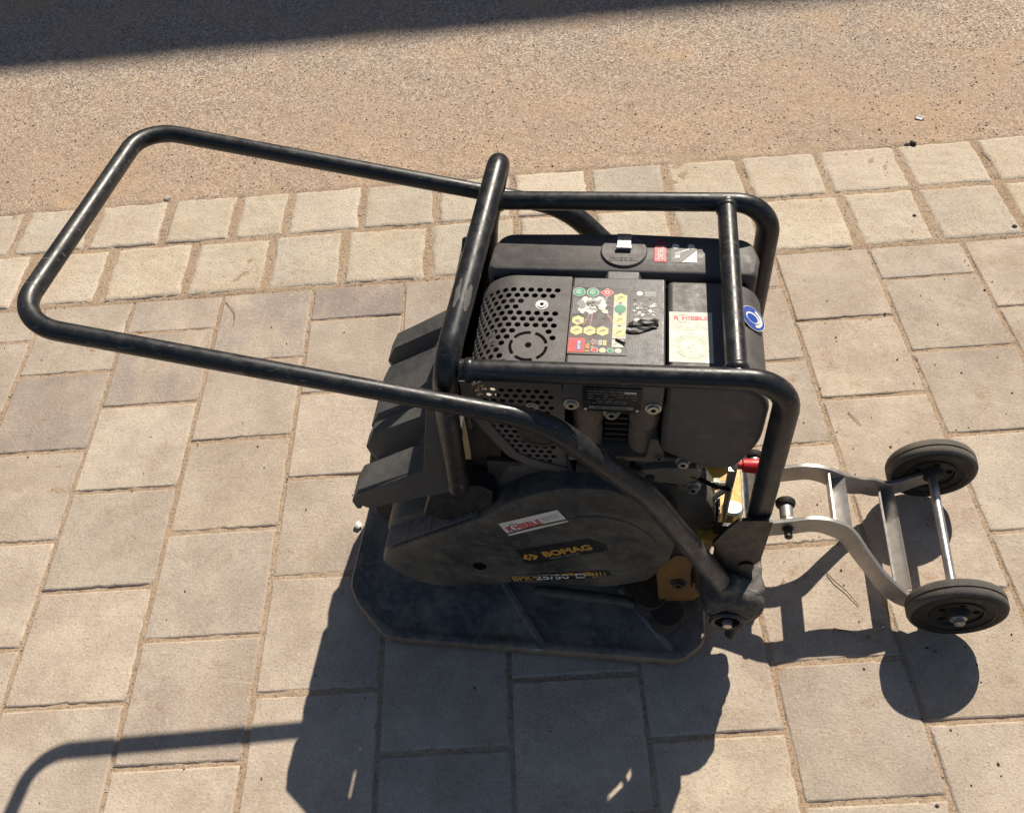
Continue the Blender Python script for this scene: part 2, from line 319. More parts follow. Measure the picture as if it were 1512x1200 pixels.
def text(mb, face, body, a, b, w, hh, h, mat, bold=0.0, shear=0.0, rot=0):
    vs, fs = text_geo(body, bold)
    if rot == 0: P = [face.at(a+x*w+shear*y*hh, b+y*hh, h) for x, y in vs]
    else: P = [face.at(a+(1-y)*w, b+x*hh, h) for x, y in vs]      # reads upwards
    mb.add(P, fs, mat)

# ---------------------------------------------------------------- setting
PS = 0.24
PAVE = Matrix.Translation((0, 0.07, 0)) @ Matrix.Rotation(R(8.3), 4, 'Z') @ Matrix.Translation((-4.15*PS, 2.55*PS, 0))
def pv(u, v, z=0): return PAVE @ Vector((u*PS, v*PS, z))
V_T, V_M, V_U = 0.37, 1.265, 2.08
def fbm(p, o=4): return noise.fractal(Vector(p), 1.0, 2.0, o)

g = MB(); g.add([(-150, -150, -0.10), (150, -150, -0.10), (150, 150, -0.10), (-150, 150, -0.10)], [(0, 1, 2, 3)])
tag(link_mesh('ground', g, 'dark_soil', smooth=0), 'dry bare earth running out round the paving and the road', kind='structure')

def grid_sheet(name, u0, u1, v0, v1, step, zf, mat, label):
    nu = int((u1-u0)*PS/step); nv = int((v1-v0)*PS/step); mb = MB(); vs = []
    for j in range(nv+1):
        for i in range(nu+1):
            u = (u0+(u1-u0)*i/nu)*PS; v = (v0+(v1-v0)*j/nv)*PS; vs.append((u, v, zf(u, v)))
    fs = [(j*(nu+1)+i, j*(nu+1)+i+1, (j+1)*(nu+1)+i+1, (j+1)*(nu+1)+i) for j in range(nv) for i in range(nu)]
    mb.add(vs, fs); o = link_mesh(name, mb, mat, smooth=60); o.matrix_world = PAVE
    return tag(o, label, kind='structure')
def zbed(u, v):
    kerb = v/PS > V_T-0.03
    return (0.0004 if kerb else -0.0030) + 0.0020*fbm((u*45, v*45, 3)) + (0.0019 if kerb else 0.0020)*fbm((u*9, v*9, 8))
pavement = grid_sheet('pavement', -4.0, 13.0, -7.5, 2.25, 0.010, zbed, 'sand', 'square paver pavement bedded and jointed in reddish sand')

# square pavers, each its own object
def paver_mesh(w, d, seed):
    rnd = random.Random(seed); bm = bmesh.new(); c = 0.0055; z0 = -0.05
    chips = [0.0007*noise.noise(Vector((i*0.8, seed*7.7, 0)))+(rnd.uniform(0.001, 0.004) if rnd.random() < 0.035 else 0) for i in range(18*4)]
    def ring(ins, z): return [(-w/2+ins, -d/2+ins, z), (w/2-ins, -d/2+ins, z), (w/2-ins, d/2-ins, z), (-w/2+ins, d/2-ins, z)]
    rings = []
    for ins, z in ((0, z0), (0, -0.0065), (0.0018, -0.0022), (c, 0.0)):
        r = []; q = ring(ins, z); n = 18
        for k in range(4):
            a = Vector(q[k]); b = Vector(q[(k+1) % 4])
            for i in range(n):
                p = a.lerp(b, i/n)
                if z > -0.03:
                    ch = chips[(k*n+i)]; p.x -= math.copysign(ch, p.x) if k in (1, 3) else 0; p.y -= math.copysign(ch, p.y) if k in (0, 2) else 0
                    p.x += rnd.uniform(-1, 1)*0.0004; p.y += rnd.uniform(-1, 1)*0.0004
                r.append(p)
        rings.append(r)
    n = len(rings[0]); vs = [bm.verts.new(p) for r in rings for p in r]
    for i in range(3):
        for j in range(n):
            k = (j+1) % n; bm.faces.new((vs[i*n+j], vs[i*n+k], vs[(i+1)*n+k], vs[(i+1)*n+j]))
    bm.faces.new([vs[3*n+j] for j in range(n)])
    me = bpy.data.meshes.new('paver'); bm.to_mesh(me); bm.free(); me.materials.append(M['paver'])
    me.polygons.foreach_set('use_smooth', [True]*len(me.polygons)); me.polygons[len(me.polygons)-1].use_smooth = False; return me
GAP = 0.0052
full = [paver_mesh(PS-GAP, PS-GAP, s) for s in range(4)]; half = [paver_mesh(PS-GAP, PS*0.5-GAP, s+20) for s in range(3)]
SMUDGE = {(1, 4): .35, (2, 3): .3, (3, 3): .35, (0, 5): .2, (4, 4): .3, (6, 1): .25, (8, 2): .3, (0, 0): .5, (0, 1): .65, (0, 2): .15, (1, 0): .75, (1, 1): .25, (1, 2): .1, (2, 0): .75, (2, 1): .2, (3, 0): .4, (3, 1): .2, (8, 0): .35, (1, 3): .3,
          (0, 3): .2, (2, 5): .15, (2, 2): .25, (-1, 0): .25, (-1, 1): .6, (-1, 2): .3, (0, 4): .05, (7, 0): .2}
rnd = random.Random(11)
for c in range(-4, 13):
    v = V_T; k = 0; first_half = (c % 2 == 0)
    while v > -7.4:
        L = 0.5 if (first_half and k == 0) else 1.0
        o = bpy.data.objects.new('paving_stone', (half if L < 1 else full)[rnd.randrange(3)]); COL.objects.link(o)
        o.parent = pavement
        o.location = ((c+0.5)*PS+rnd.uniform(-1, 1)*0.0008, (v-L/2)*PS-(0.0 if k else 0.0015), rnd.uniform(-0.0011, 0.0011))
        o.rotation_euler = (rnd.uniform(-1, 1)*R(0.35), rnd.uniform(-1, 1)*R(0.35), rnd.uniform(-1, 1)*R(0.25))
        o.color = (SMUDGE.get((c, k), rnd.choice((0.0, 0.08, 0.16, 0.28))), rnd.choice((0.2, 0.35, 0.6)) if c < 5 else rnd.choice((0.6, 0.8, 1.0)), rnd.random(), 1)
        v -= L; k += 1
# rough kerb stones, two rows
def kerb_mesh(w, d, seed):
    n = 26; bm = bmesh.new(); V = []
    for j in range(n+1):
        for i in range(n+1):
            a = i/n*2-1; b = j/n*2-1
            # squarish stone with worn round arrises
            e = max(abs(a), abs(b)); x = a*w/2; y = b*d/2
            wob = 0.004*fbm((a*1.7+seed*5, b*1.7, seed), 3); x += a*wob*1.2; y += b*0.004*fbm((b*1.9+seed*3, a*1.9, seed+9), 3)
            m = min((1-abs(a))*w/2, (1-abs(b))*d/2); z = 0.002
            if m < 0.007: z -= 0.0050*(1-m/0.007)**1.5
            z += 0.0014*fbm((x*50+seed, y*50, seed), 4)+0.0009*fbm((x*10+seed, y*10, seed), 2)
            V.append(bm.verts.new((x, y, z)))
    for j in range(n):
        for i in range(n): bm.faces.new((V[j*(n+1)+i], V[j*(n+1)+i+1], V[(j+1)*(n+1)+i+1], V[(j+1)*(n+1)+i]))
    edge = [V[i] for i in range(n)]+[V[j*(n+1)+n] for j in range(n)]+[V[n*(n+1)+i] for i in range(n, 0, -1)]+[V[j*(n+1)] for j in range(n, 0, -1)]
    low = [bm.verts.new((v.co.x, v.co.y, -0.06)) for v in edge]
    for k in range(len(edge)):
        q = (k+1) % len(edge); bm.faces.new((edge[q], edge[k], low[k], low[q]))
    me = bpy.data.meshes.new('kerb_stone'); bm.to_mesh(me); bm.free(); me.materials.append(M['kerb'])
    me.polygons.foreach_set('use_smooth', [True]*len(me.polygons)); me.set_sharp_from_angle(angle=R(60)); return me
UP = [-3.45, -2.6, -1.705, -0.822, 0.087, 0.924, 1.56, 2.442, 3.329, 4.236, 5.13, 6.054, 6.95, 7.87, 8.798, 9.721, 10.6, 11.5, 12.4]
LO = [-3.9, -3.1, -2.25, -1.378, -0.427, 0.537, 1.442, 2.287, 3.253, 4.244, 5.13, 6.008, 6.93, 7.928, 8.783, 9.717, 10.6, 11.5, 12.4]
for row, (js, v0, v1) in enumerate(((UP, V_M, V_U), (LO, V_T, V_M))):
    for i in range(len(js)-1):
        gap = 0.012+0.012*rnd.random(); w = (js[i+1]-js[i])*PS-gap
        o = bpy.data.objects.new('kerb_stone', kerb_mesh(w, (v1-v0)*PS-0.009, i*3.7+row*50)); COL.objects.link(o); o.parent = pavement
        o.location = ((js[i]+js[i+1])/2*PS, (v0+v1)/2*PS, 0.0015+rnd.uniform(-0.0015, 0.0015)); o.rotation_euler = (rnd.uniform(-1, 1)*R(.6), rnd.uniform(-1, 1)*R(.6), rnd.uniform(-1, 1)*R(0.9))
        o.color = (rnd.choice((0.1, 0.25, 0.45)), rnd.choice((0.08, 0.15, 0.3)), rnd.random(), 1)
# road: one detailed sheet near the kerb, a plain one beyond; local Y starts at the kerb
def zroad(u, v):
    z = 0.0015+0.0022*fbm((u*60, v*60, 2))+0.004*fbm((u*5, v*5, 6))
    if v < 0.05: z += (0.05-v)*0.03+0.0035*fbm((u*14, v*14, 9), 3)
    if v < 0.0: z += v*0.42
    return z
mb = MB(); vs = []; step = 0.011; nu = int(4.6/step); nv = int(1.92/step)
for j in range(nv+1):
    for i in range(nu+1):
        u = -4*PS+i*step; v = -0.033+j*step; vs.append((u, v, zroad(u, v)))
fs = [(j*(nu+1)+i, j*(nu+1)+i+1, (j+1)*(nu+1)+i+1, (j+1)*(nu+1)+i) for j in range(nv) for i in range(nu)]
mb.add(vs, fs)
road = link_mesh('road', mb, 'road', smooth=80); road.matrix_world = PAVE @ Matrix.Translation((0, V_U*PS, 0))
tag(road, 'worn asphalt road dusted with reddish sand along the kerb stones', kind='structure')
mb = MB(); mb.add([(-60, -0.01, -0.012), (60, -0.01, -0.012), (60, 5.6, -0.012), (-60, 5.6, -0.012)], [(0, 1, 2, 3)])
o = link_mesh('road', mb, 'road', smooth=0); o.matrix_world = PAVE @ Matrix.Translation((0, V_U*PS, 0)); tag(o, 'worn asphalt road running on past the paving', kind='structure')
mb = MB(); mb.add([(-60, -60, -0.016), (60, -60, -0.016), (60, V_U*PS, -0.016), (-60, V_U*PS, -0.016)], [(0, 1, 2, 3)])
o = link_mesh('footpath', mb, 'dark_soil', smooth=0); o.matrix_world = PAVE; tag(o, 'unseen ground beside the square pavers, darkened to cut bounced light', kind='structure')

# house across the road whose eaves shade the far side of it
E1, E2 = Vector((-2.02, 1.697, 0)), Vector((0.914, 2.158, 0)); HH = 8.5
ax = (E2-E1).normalized(); base = E1+Vector((0.33, 0.90, 0))*HH; ay = Vector((-ax.y, ax.x, 0))
house = empty('house', tuple(base)); house.rotation_euler = (0, 0, math.atan2(ax.y, ax.x))
tag(house, 'two storey plastered house across the road, out of the frame, whose eaves shade the asphalt', 'house')
wb = MB(); wb.box((0, 3.8, HH/2-0.15), (40, 7.0, HH-0.3)); link_mesh('wall', wb, 'plaster', house, smooth=0)
rb = MB(); rb.loft([[(-20.4, 0, HH-0.3), (-20.4, 7.6, HH-0.3), (-20.4, 3.8, HH+0.9), (-20.4, 0, HH)], [(20.4, 0, HH-0.3), (20.4, 7.6, HH-0.3), (20.4, 3.8, HH+0.9), (20.4, 0, HH)]])
link_mesh('roof', rb, 'ochre', house, smooth=0)
wm = MB(); wm.box((0, 0, 0), (1.2, 0.1, 1.3)); w0 = link_mesh('window', wm, 'glass', house, smooth=0)
for i in range(-5, 6):
    for z in (1.5, 4.4, 7.0):
        w = w0 if (i == -5 and z == 1.5) else w0.copy()
        if w is not w0: COL.objects.link(w); w.parent = house
        w.location = (i*3.2, 0.29, z)

# ---- loose stones
def chip_cloud(name, spots, mat, label, kind='stuff', flatn=0.6):
    rr = random.Random(hash(name) % 1000 if False else len(spots)); vs = []; fs = []
    base_v = [(1, 0, 0), (0, 1, 0), (-1, 0, 0), (0, -1, 0), (0, 0, 1), (0, 0, -1)]
    base_f = [(0, 1, 4), (1, 2, 4), (2, 3, 4), (3, 0, 4), (1, 0, 5), (2, 1, 5), (3, 2, 5), (0, 3, 5)]
    for (x, y, z, r) in spots:
        q = Euler((rr.uniform(-.5, .5), rr.uniform(-.5, .5), rr.uniform(0, 6.28))).to_matrix(); s = [r*rr.uniform(0.6, 1.3), r*rr.uniform(0.6, 1.2), r*flatn*rr.uniform(0.6, 1.2)]
        o = len(vs)
        for b in base_v:
            p = q @ Vector((b[0]*s[0]*rr.uniform(.7, 1.2), b[1]*s[1]*rr.uniform(.7, 1.2), b[2]*s[2])); vs.append((x+p.x, y+p.y, z+p.z))
        fs += [tuple(i+o for i in f) for f in base_f]
    me = bpy.data.meshes.new(name); me.from_pydata(vs, [], fs); me.materials.append(M[mat]); o = bpy.data.objects.new(name, me); COL.objects.link(o)
    return tag(o, label, kind=kind)
rr = random.Random(5)
for gname, cnt, gm, glab, r0, r1 in (('road_grit', 17000, 'chip', 'pale stone grit standing out of the road surface', 0.0011, 0.0040), ('road_cinders', 8000, 'chip_dark', 'dark cinder specks scattered over the sandy road surface', 0.0008, 0.0030)):
    sp = []
    for _ in range(cnt):
        u = rr.uniform(-3.2, 11.5)*PS; d = 0.005+1.75*rr.random()
        if gm == 'chip_dark' and rr.random() < 0.5: d = 0.02+abs(rr.gauss(0, 0.5))
        p = PAVE @ Vector((u, V_U*PS+d, 0)); sp.append((p.x, p.y, zroad(u, d)+0.0004, r0+r1*rr.random()**4))
    o = chip_cloud(gname, sp, gm, glab); o.color = (0.3, 0.2, 0.6, 1)
sp = []
for _ in range(9000):       # grains in the joints of the paving and kerb
    if rr.random() < 0.62:
        row = rr.random() < 0.5; js = UP if row else LO; u = rr.choice(js)+rr.gauss(0, 0.028); v = rr.uniform(V_M, V_U) if row else rr.uniform(V_T, V_M)
        if rr.random() < 0.25: u = rr.uniform(-3.5, 12); v = rr.choice((V_T, V_M, V_U))+rr.gauss(0, 0.012)
    else:
        u = rr.randrange(-3, 12)+rr.gauss(0, 0.012); v = rr.uniform(-6.5, V_T)
    p = pv(u, v); sp.append((p.x, p.y, (0.0010 if v > V_T-0.02 else -0.0024), 0.0009+0.0020*rr.random()**3))
o = chip_cloud('joint_grit', sp, 'chip', 'sand grains and grit lying in the joints between the stones'); o.color = (0.3, 0.5, 0.4, 1)
sp = []
for _ in range(1300):
    u = rr.uniform(-2, 10.5); v = rr.uniform(-6, 5.5)
    if rr.random() < 0.45: u = rr.uniform(6.5, 10); v = rr.uniform(-5.5, 3.2)
    p = pv(u, v); sp.append((p.x, p.y, 0.0010, 0.0007+0.0030*rr.random()**4))
chip_cloud('soil_crumbs', sp, 'chip_dark', 'tiny dark crumbs of soil strewn over pavers and road')
def lump(name, x, y, r, mat, label, cat, seed, fl=0.65, z=0):
    bm = bmesh.new(); bmesh.ops.create_icosphere(bm, subdivisions=2, radius=r)
    for v in bm.verts:
        k = 1+0.45*noise.noise(v.co/r*1.3+Vector((seed, seed*2, 0))); v.co *= k; v.co.z *= fl
    me = bpy.data.meshes.new(name); bm.to_mesh(me); bm.free(); me.materials.append(M[mat]); o = bpy.data.objects.new(name, me); COL.objects.link(o)
    o.location = (x, y, z+r*fl*0.7); return tag(o, label, cat)
o = lump('stone', -0.335, -0.010, 0.0085, 'print_white', 'white angular stone chip on the paver just left of the compactor front', 'stone', 2)
lump('stone', -1.147, 1.034, 0.010, 'kerb', 'round grey pebble on the sandy road edge inside the handle loop', 'stone', 4)
lump('stone', -1.22, 1.36, 0.006, 'kerb', 'little round pebble on the road just above the upper bend of the handle', 'stone', 9)
lump('clod', 0.998, 1.335, 0.010, 'chip_dark', 'dark brown clod on the upper edge of the kerb stones at right', 'clod of soil', 6)
lump('clod', 0.980, 1.330, 0.007, 'chip_dark', 'smaller dark clod touching the left side of the brown clod on the kerb', 'clod of soil', 8)
lump('clod', 1.19, 0.985, 0.007, 'chip_dark', 'dark clod on the lower kerb stone at the far right', 'clod of soil', 12)
lump('clod', 0.950, 1.020, 0.006, 'chip_dark', 'dark clod in the sandy joint between two lower kerb stones at right', 'clod of soil', 14)
lump('stone', 1.037, 1.464, 0.012, 'print_grey', 'flat crushed light grey stone on the road above the right kerb stones', 'stone', 15, 0.3)
def twig(pts, r, label):
    mb = MB(); mb.tube([(x, y, z) for x, y, z in pts], [r*(1-0.5*i/len(pts)) for i in range(len(pts))], 6); tag(link_mesh('twig', mb, 'twig'), label, 'twig')
twig([(0.612, -0.048, .002), (0.625, -0.066, .004), (0.645, -0.085, .004), (0.664, -0.112, .002)], .0011, 'longer dry twig lying slantwise between the two trolley shadows')
twig([(0.612, -0.162, .002), (0.640, -0.168, .004), (0.655, -0.172, .002)], .0009, 'short dry twig lying level beside the lower edge of the trolley shadow')
twig([(0.700, 0.352, .002), (0.716, 0.330, .003), (0.724, 0.318, .002)], .0008, 'thin dry twig on the paver above the far trolley bar')
twig([(-0.835, 0.625, .002), (-0.800, 0.592, .005), (-0.790, 0.565, .004), (-0.788, 0.540, .002)], .0008, 'curved dark twig at the kerb edge left of the compactor under the handle')
twig([(0.36, -0.52, .002), (0.385, -0.545, .003)], .0008, 'tiny twig stub in the sun right of the compactor shadow')

# ================================================================ the plate compactor
pc = empty('plate_compactor')
tag(pc, 'black plate compactor with tubular guard frame, folded handle and two transport wheels', 'plate compactor')
def P(name, mb, mat, parent=None, **k): return link_mesh(name, mb, mat, parent or pc, **k)

# base plate: cast dish with raised rim, upturned front
outline = [(-0.305, 0.19), (-0.305, -0.17), (-0.285, -0.205), (-0.222, -0.262), (0.33, -0.262), (0.372, -0.225), (0.372, 0.225), (0.33, 0.262), (-0.222, 0.262), (-0.285, 0.205)]
outline = fillet2(outline, [0.02, 0.02, 0.03, 0.02, 0.03, 0.03, 0.03, 0.03, 0.02, 0.02], 4)
def resample(poly, n):
    pts = [Vector(p) for p in poly]; L = [0]
    for i in range(len(pts)): L.append(L[-1]+(pts[(i+1) % len(pts)]-pts[i]).length)
    out = []
    for k in range(n):
        t = L[-1]*k/n; i = max(j for j in range(len(pts)) if L[j] <= t); a = pts[i]; b = pts[(i+1) % len(pts)]; f = (t-L[i])/max(1e-9, L[i+1]-L[i]); out.append(tuple(a.lerp(b, f)))
    return out
outline = resample(outline, 120)
def rise(x): return 0.0 if x > -0.17 else 0.42*((-0.17-x)**1.35)*1.0
def rise_r(x): return 0.0 if x < 0.33 else 0.25*(x-0.33)
cen = Vector((0.03, 0))
def ringp(off, z):
    r = []
    for i, p in enumerate(outline):
        a = Vector(outline[i-1]); b = Vector(outline[(i+1) % len(outline)]); t = (b-a).normalized(); nrm = Vector((-t.y, t.x))
        if nrm.dot(cen-Vector(p)) < 0: nrm = -nrm
        q = Vector(p)+nrm*off; w = noise.noise(Vector((q.x*60, q.y*60, z*100)))*0.0012 if z > 0.001 else 0
        r.append((q.x, q.y, z+rise(q.x)+rise_r(q.x)+w))
    return r
def ringscale(f, z): return [(cen.x+(x-cen.x)*f, y*f, z+rise(cen.x+(x-cen.x)*f)) for x, y in outline]
bp = MB(); bp.loft([ringp(0.012, 0.001), ringp(0.0, 0.012), ringp(0.0, 0.026), ringp(0.003, 0.031)], True, False, 'plate_rim')
bp.loft([ringp(0.003, 0.031), ringp(0.008, 0.032), ringp(0.016, 0.030), ringp(0.024, 0.023), ringscale(0.88, 0.022), ringscale(0.7, 0.023), ringscale(0.4, 0.024), ringscale(0.1, 0.024)], False, True, 'plate')
P('base_plate', bp, 'plate', smooth=50)
def rib(name, a, b, w, h):
    mb = MB(); a = Vector((*a, 0)); b = Vector((*b, 0)); d = (b-a).normalized(); e = Vector((-d.y, d.x, 0))
    mb.loft([[p-e*w+Vector((0, 0, 0.018)), p-e*w*0.45+Vector((0, 0, 0.022+h)), p+e*w*0.45+Vector((0, 0, 0.022+h)), p+e*w+Vector((0, 0, 0.018))] for p in (a, b)])
    return P(name, mb, 'plate', bevel=0.002)
rib('rib', (-0.030, -0.10), (0.078, -0.252), 0.011, 0.009); rib('rib', (0.215, -0.12), (0.315, -0.240), 0.011, 0.007)
rib('rib', (-0.030, 0.10), (0.078, 0.252), 0.011, 0.009); rib('rib', (0.215, 0.12), (0.315, 0.240), 0.011, 0.007)
mb = MB(); F = Face((0.10, -0.232, 0.0225), (1, 0, 0), (0, 1, 0))
vs, fs = text_geo('BOMAG', 0.02)      # raised cast letters
W_, H_ = 0.125, 0.030
for h in (0.0, 0.0008): mb.add([F.at(x*W_, y*H_, h) for x, y in vs], fs)
lt = P('cast_lettering', mb, 'plate', smooth=0)
sol = lt.modifiers.new('solid', 'SOLIDIFY'); sol.thickness = 0.0008
mb = MB(); mb.tube(fillet([(0.058, -0.158, 0.060), (0.075, -0.160, 0.068), (0.225, -0.168, 0.066), (0.240, -0.169, 0.058)], 0.01, 4), 0.011, 12)
P('hose', mb, 'guard')
# exciter housing and rubber mounts
ex = MB(); ex.prism(fillet2([(-0.21, 0.03), (-0.205, 0.11), (-0.12, 0.17), (0.0, 0.16), (0.12, 0.12), (0.30, 0.10), (0.32, 0.02)], 0.02), -0.115, 0.12)
P('exciter_housing', ex, 'dark', bevel=0.004)
rm = MB(); rm.lathe((0, 0, 0), (0, 0, 1), [(0, 0.03), (0.005, 0.03), (0.012, 0.024), (0.03, 0.024), (0.037, 0.03), (0.042, 0.03)], 20)
r0 = None
for x, y, z in ((0.268, -0.165, 0.06), (0.268, 0.15, 0.06), (-0.14, -0.11, 0.16), (-0.14, 0.11, 0.16), (0.300, -0.185, 0.035)):
    if r0 is None: o = r0 = P('rubber_mount', rm, 'dark')
    else: o = r0.copy(); COL.objects.link(o)
    o.parent = pc; o.location = (x, y, z)
# yellow chassis under the engine
ch = MB(); ch.prism([(-0.17, 0.215), (-0.17, 0.24), (0.415, 0.255), (0.415, 0.19), (0.405, 0.19), (0.40, 0.235), (-0.16, 0.222)], -0.125, 0.145)
P('chassis', ch, 'yellow', bevel=0.002)
cp = MB(); cp.prism([(0.318, 0.255), (0.330, 0.330), (0.372, 0.345), (0.408, 0.300), (0.410, 0.255)], -0.015, 0.06); cp.box((0.371, -0.075, 0.298), (0.074, 0.175, 0.010)); cp.box((0.371, -0.070, 0.272), (0.060, 0.15, 0.045))
P('rear_panel', cp, 'yellow', bevel=0.002)
yb = MB(); yb.prism(fillet2([(0.284, 0.092), (0.345, 0.106), (0.354, 0.128), (0.335, 0.160), (0.330, 0.215), (0.333, 0.262), (0.300, 0.268), (0.281, 0.235), (0.272, 0.20)], [0.002, 0.006, 0.012, 0.02, 0.02, 0.005, 0.01, 0.02, 0.01]), -0.176, -0.170)
yb.prism([(0.283, 0.098), (0.345, 0.108), (0.344, 0.113), (0.283, 0.103)], -0.176, -0.13); yb.box((0.34, -0.15, 0.14), (0.006, 0.05, 0.06))
P('mount_bracket', yb, 'ochre', bevel=0.0015)

def bolt_mb(r, h):
    mb = MB(); mb.lathe((0, 0, 0), (0, -1, 0), [(0, r*1.35), (h*0.25, r*1.35), (h*0.25, r), (h, r*0.95)], 6 if False else 18); mb.lathe((0, 0, 0), (0, -1, 0), [(h, r*0.5), (h*1.02, r*0.5)], 6, 'shade_black')
    mb.mats = mb.mats
    return mb
def bolt(x, y, z, r=0.008, h=0.006, mat='steel', axis='y', name='bolt', parent=None):
    mb = MB(); mb.lathe((0, 0, 0), (0, 0, 1), [(0, r*1.3), (h*0.3, r*1.3), (h*0.3, r), (h, r*0.9)], 18, mat); mb.lathe((0, 0, 0), (0, 0, 1), [(h-0.002, r*0.45), (h+0.0003, r*0.45)], 6, 'shade_black')
    o = P(name, mb, mat, parent); o.location = (x, y, z)
    o.rotation_euler = {'y': (R(90), 0, 0), 'z': (0, 0, 0), 'x': (0, R(90), 0)}[axis]; return o
bolt(0.312, -0.176, 0.172, 0.011, 0.008, 'dark')

# engine internals behind the covers; near-black boxes stand in for interior shade
en = MB(); en.box((0.17, 0.0, 0.38), (0.30, 0.20, 0.26), mat='dark'); en.box((0.098, 0.0, 0.53), (0.165, 0.22, 0.24), mat='shade_black'); en.box((0.185, -0.02, 0.60), (0.12, 0.20, 0.10), mat='shade_black')
P('engine_block', en, 'dark', bevel=0.01)
mb = MB()
for x in (0.151, 0.232): mb.lathe((x, -0.118, 0.50), (0, 0, 1), [(0, 0.022), (0.05, 0.022), (0.055, 0.019), (0.062, 0.019), (0.066, 0.023), (0.115, 0.023)], 18)
mb.prism(fillet2([(0.118, 0.487), (0.262, 0.496), (0.264, 0.512), (0.252, 0.55), (0.242, 0.55), (0.238, 0.505), (0.14, 0.502), (0.118, 0.512)], 0.004), -0.146, -0.10)
mb.prism(fillet2([(0.165, 0.625), (0.208, 0.625), (0.194, 0.600), (0.180, 0.600)], 0.004), -0.140, -0.12)
P('cylinder_casting', mb, 'cast', bevel=0.002)
mb = MB(); mb.cyl((0.16, -0.10, 0.455), (0.30, -0.10, 0.463), 0.028); mb.box((0.27, -0.115, 0.47), (0.10, 0.05, 0.05)); mb.cyl((0.20, -0.11, 0.475), (0.20, -0.15, 0.475), 0.016)
mb.box((0.305, -0.12, 0.445), (0.035, 0.045, 0.07))
P('crankcase', mb, 'cast', bevel=0.006)
mb = MB(); mb.box((0.055, -0.125, 0.50), (0.115, 0.012, 0.20)); P('shade_backing', mb, 'shade_black', smooth=0)  # added near-black box hiding the chassis, stands in for shade behind the grille
mb = MB(); mb.box((0.045, -0.13, 0.40), (0.10, 0.02, 0.13)); mb.box((-0.005, -0.128, 0.50), (0.05, 0.006, 0.17)); P('side_plate', mb, 'dark', bevel=0.002)
bolt(0.185, -0.140, 0.604, 0.009, 0.008); bolt(0.292, -0.143, 0.499, 0.009, 0.010); bolt(0.313, -0.143, 0.432, 0.009, 0.010); bolt(0.257, -0.146, 0.508, 0.006, 0.004, 'cast')

for pts_, r_, m_ in (([(0.10, -0.135, 0.47), (0.15, -0.150, 0.452), (0.22, -0.145, 0.458), (0.26, -0.13, 0.44)], 0.0055, 'dark'), ([(0.118, -0.140, 0.50), (0.128, -0.152, 0.47), (0.150, -0.150, 0.44)], 0.004, 'dark'),
                     ([(0.27, -0.14, 0.475), (0.31, -0.15, 0.47), (0.345, -0.14, 0.43), (0.372, -0.125, 0.40)], 0.0035, 'shade_black'), ([(0.200, -0.15, 0.50), (0.214, -0.155, 0.478), (0.240, -0.150, 0.470)], 0.0035, 'cast')):
    mb = MB(); mb.tube(fillet(pts_, 0.02, 5), r_, 10); P('fuel_hose' if m_ != 'shade_black' else 'control_cable', mb, m_)
bolt(0.232, -0.150, 0.470, 0.006, 0.006, 'cast'); bolt(0.158, -0.128, 0.476, 0.007, 0.008, 'cast')
mb = MB()
for k in range(7): mb.box((0.192, -0.108, 0.515+k*0.013), (0.034, 0.03, 0.004))
P('cooling_fins', mb, 'dark', bevel=0.001).__setitem__('kind', 'stuff')
mb = MB(); mb.cyl((0.135, -0.145, 0.475), (0.205, -0.148, 0.466), 0.013); mb.cyl((0.205, -0.148, 0.466), (0.222, -0.149, 0.464), 0.017, n=6); P('oil_filter', mb, 'dark', bevel=0.002)
mb = MB(); mb.prism(fillet2([(0.225, 0.452), (0.300, 0.446), (0.322, 0.470), (0.312, 0.492), (0.262, 0.488), (0.232, 0.478)], 0.008), -0.152, -0.130); P('pump_flange', mb, 'cast', bevel=0.002)
mb = MB(); mb.prism(fillet2([(0.112, 0.430), (0.150, 0.424), (0.158, 0.446), (0.120, 0.462)], 0.006), -0.150, -0.13); P('lower_lug', mb, 'cast', bevel=0.002)
bolt(0.137, -0.151, 0.442, 0.006, 0.005, 'dark'); bolt(0.246, -0.153, 0.462, 0.006, 0.005, 'dark'); bolt(0.122, -0.147, 0.505, 0.005, 0.004, 'dark')
# engine covers
ZT = 0.680
def shell(name, outline_xz, y0, y1, mat, bev=0.006): mb = MB(); mb.prism(outline_xz, y0, y1); return P(name, mb, mat, bevel=bev, seg=3)
right = fillet2([(0.2565, ZT), (0.2565, 0.528), (0.300, 0.500), (0.362, 0.478), (0.394, 0.560), (0.394, ZT)], [0.0, 0.01, 0.03, 0.055, 0.12, 0.052], 10)
shell('right_cover', right, -0.150, 0.047, 'plastic', 0.008)
mid = [(0.1195, ZT+0.001), (0.1195, 0.618), (0.2535, 0.624), (0.2535, ZT+0.002)]
mp_ = shell('top_panel', mid, -0.152, 0.047, 'panel', 0.004)
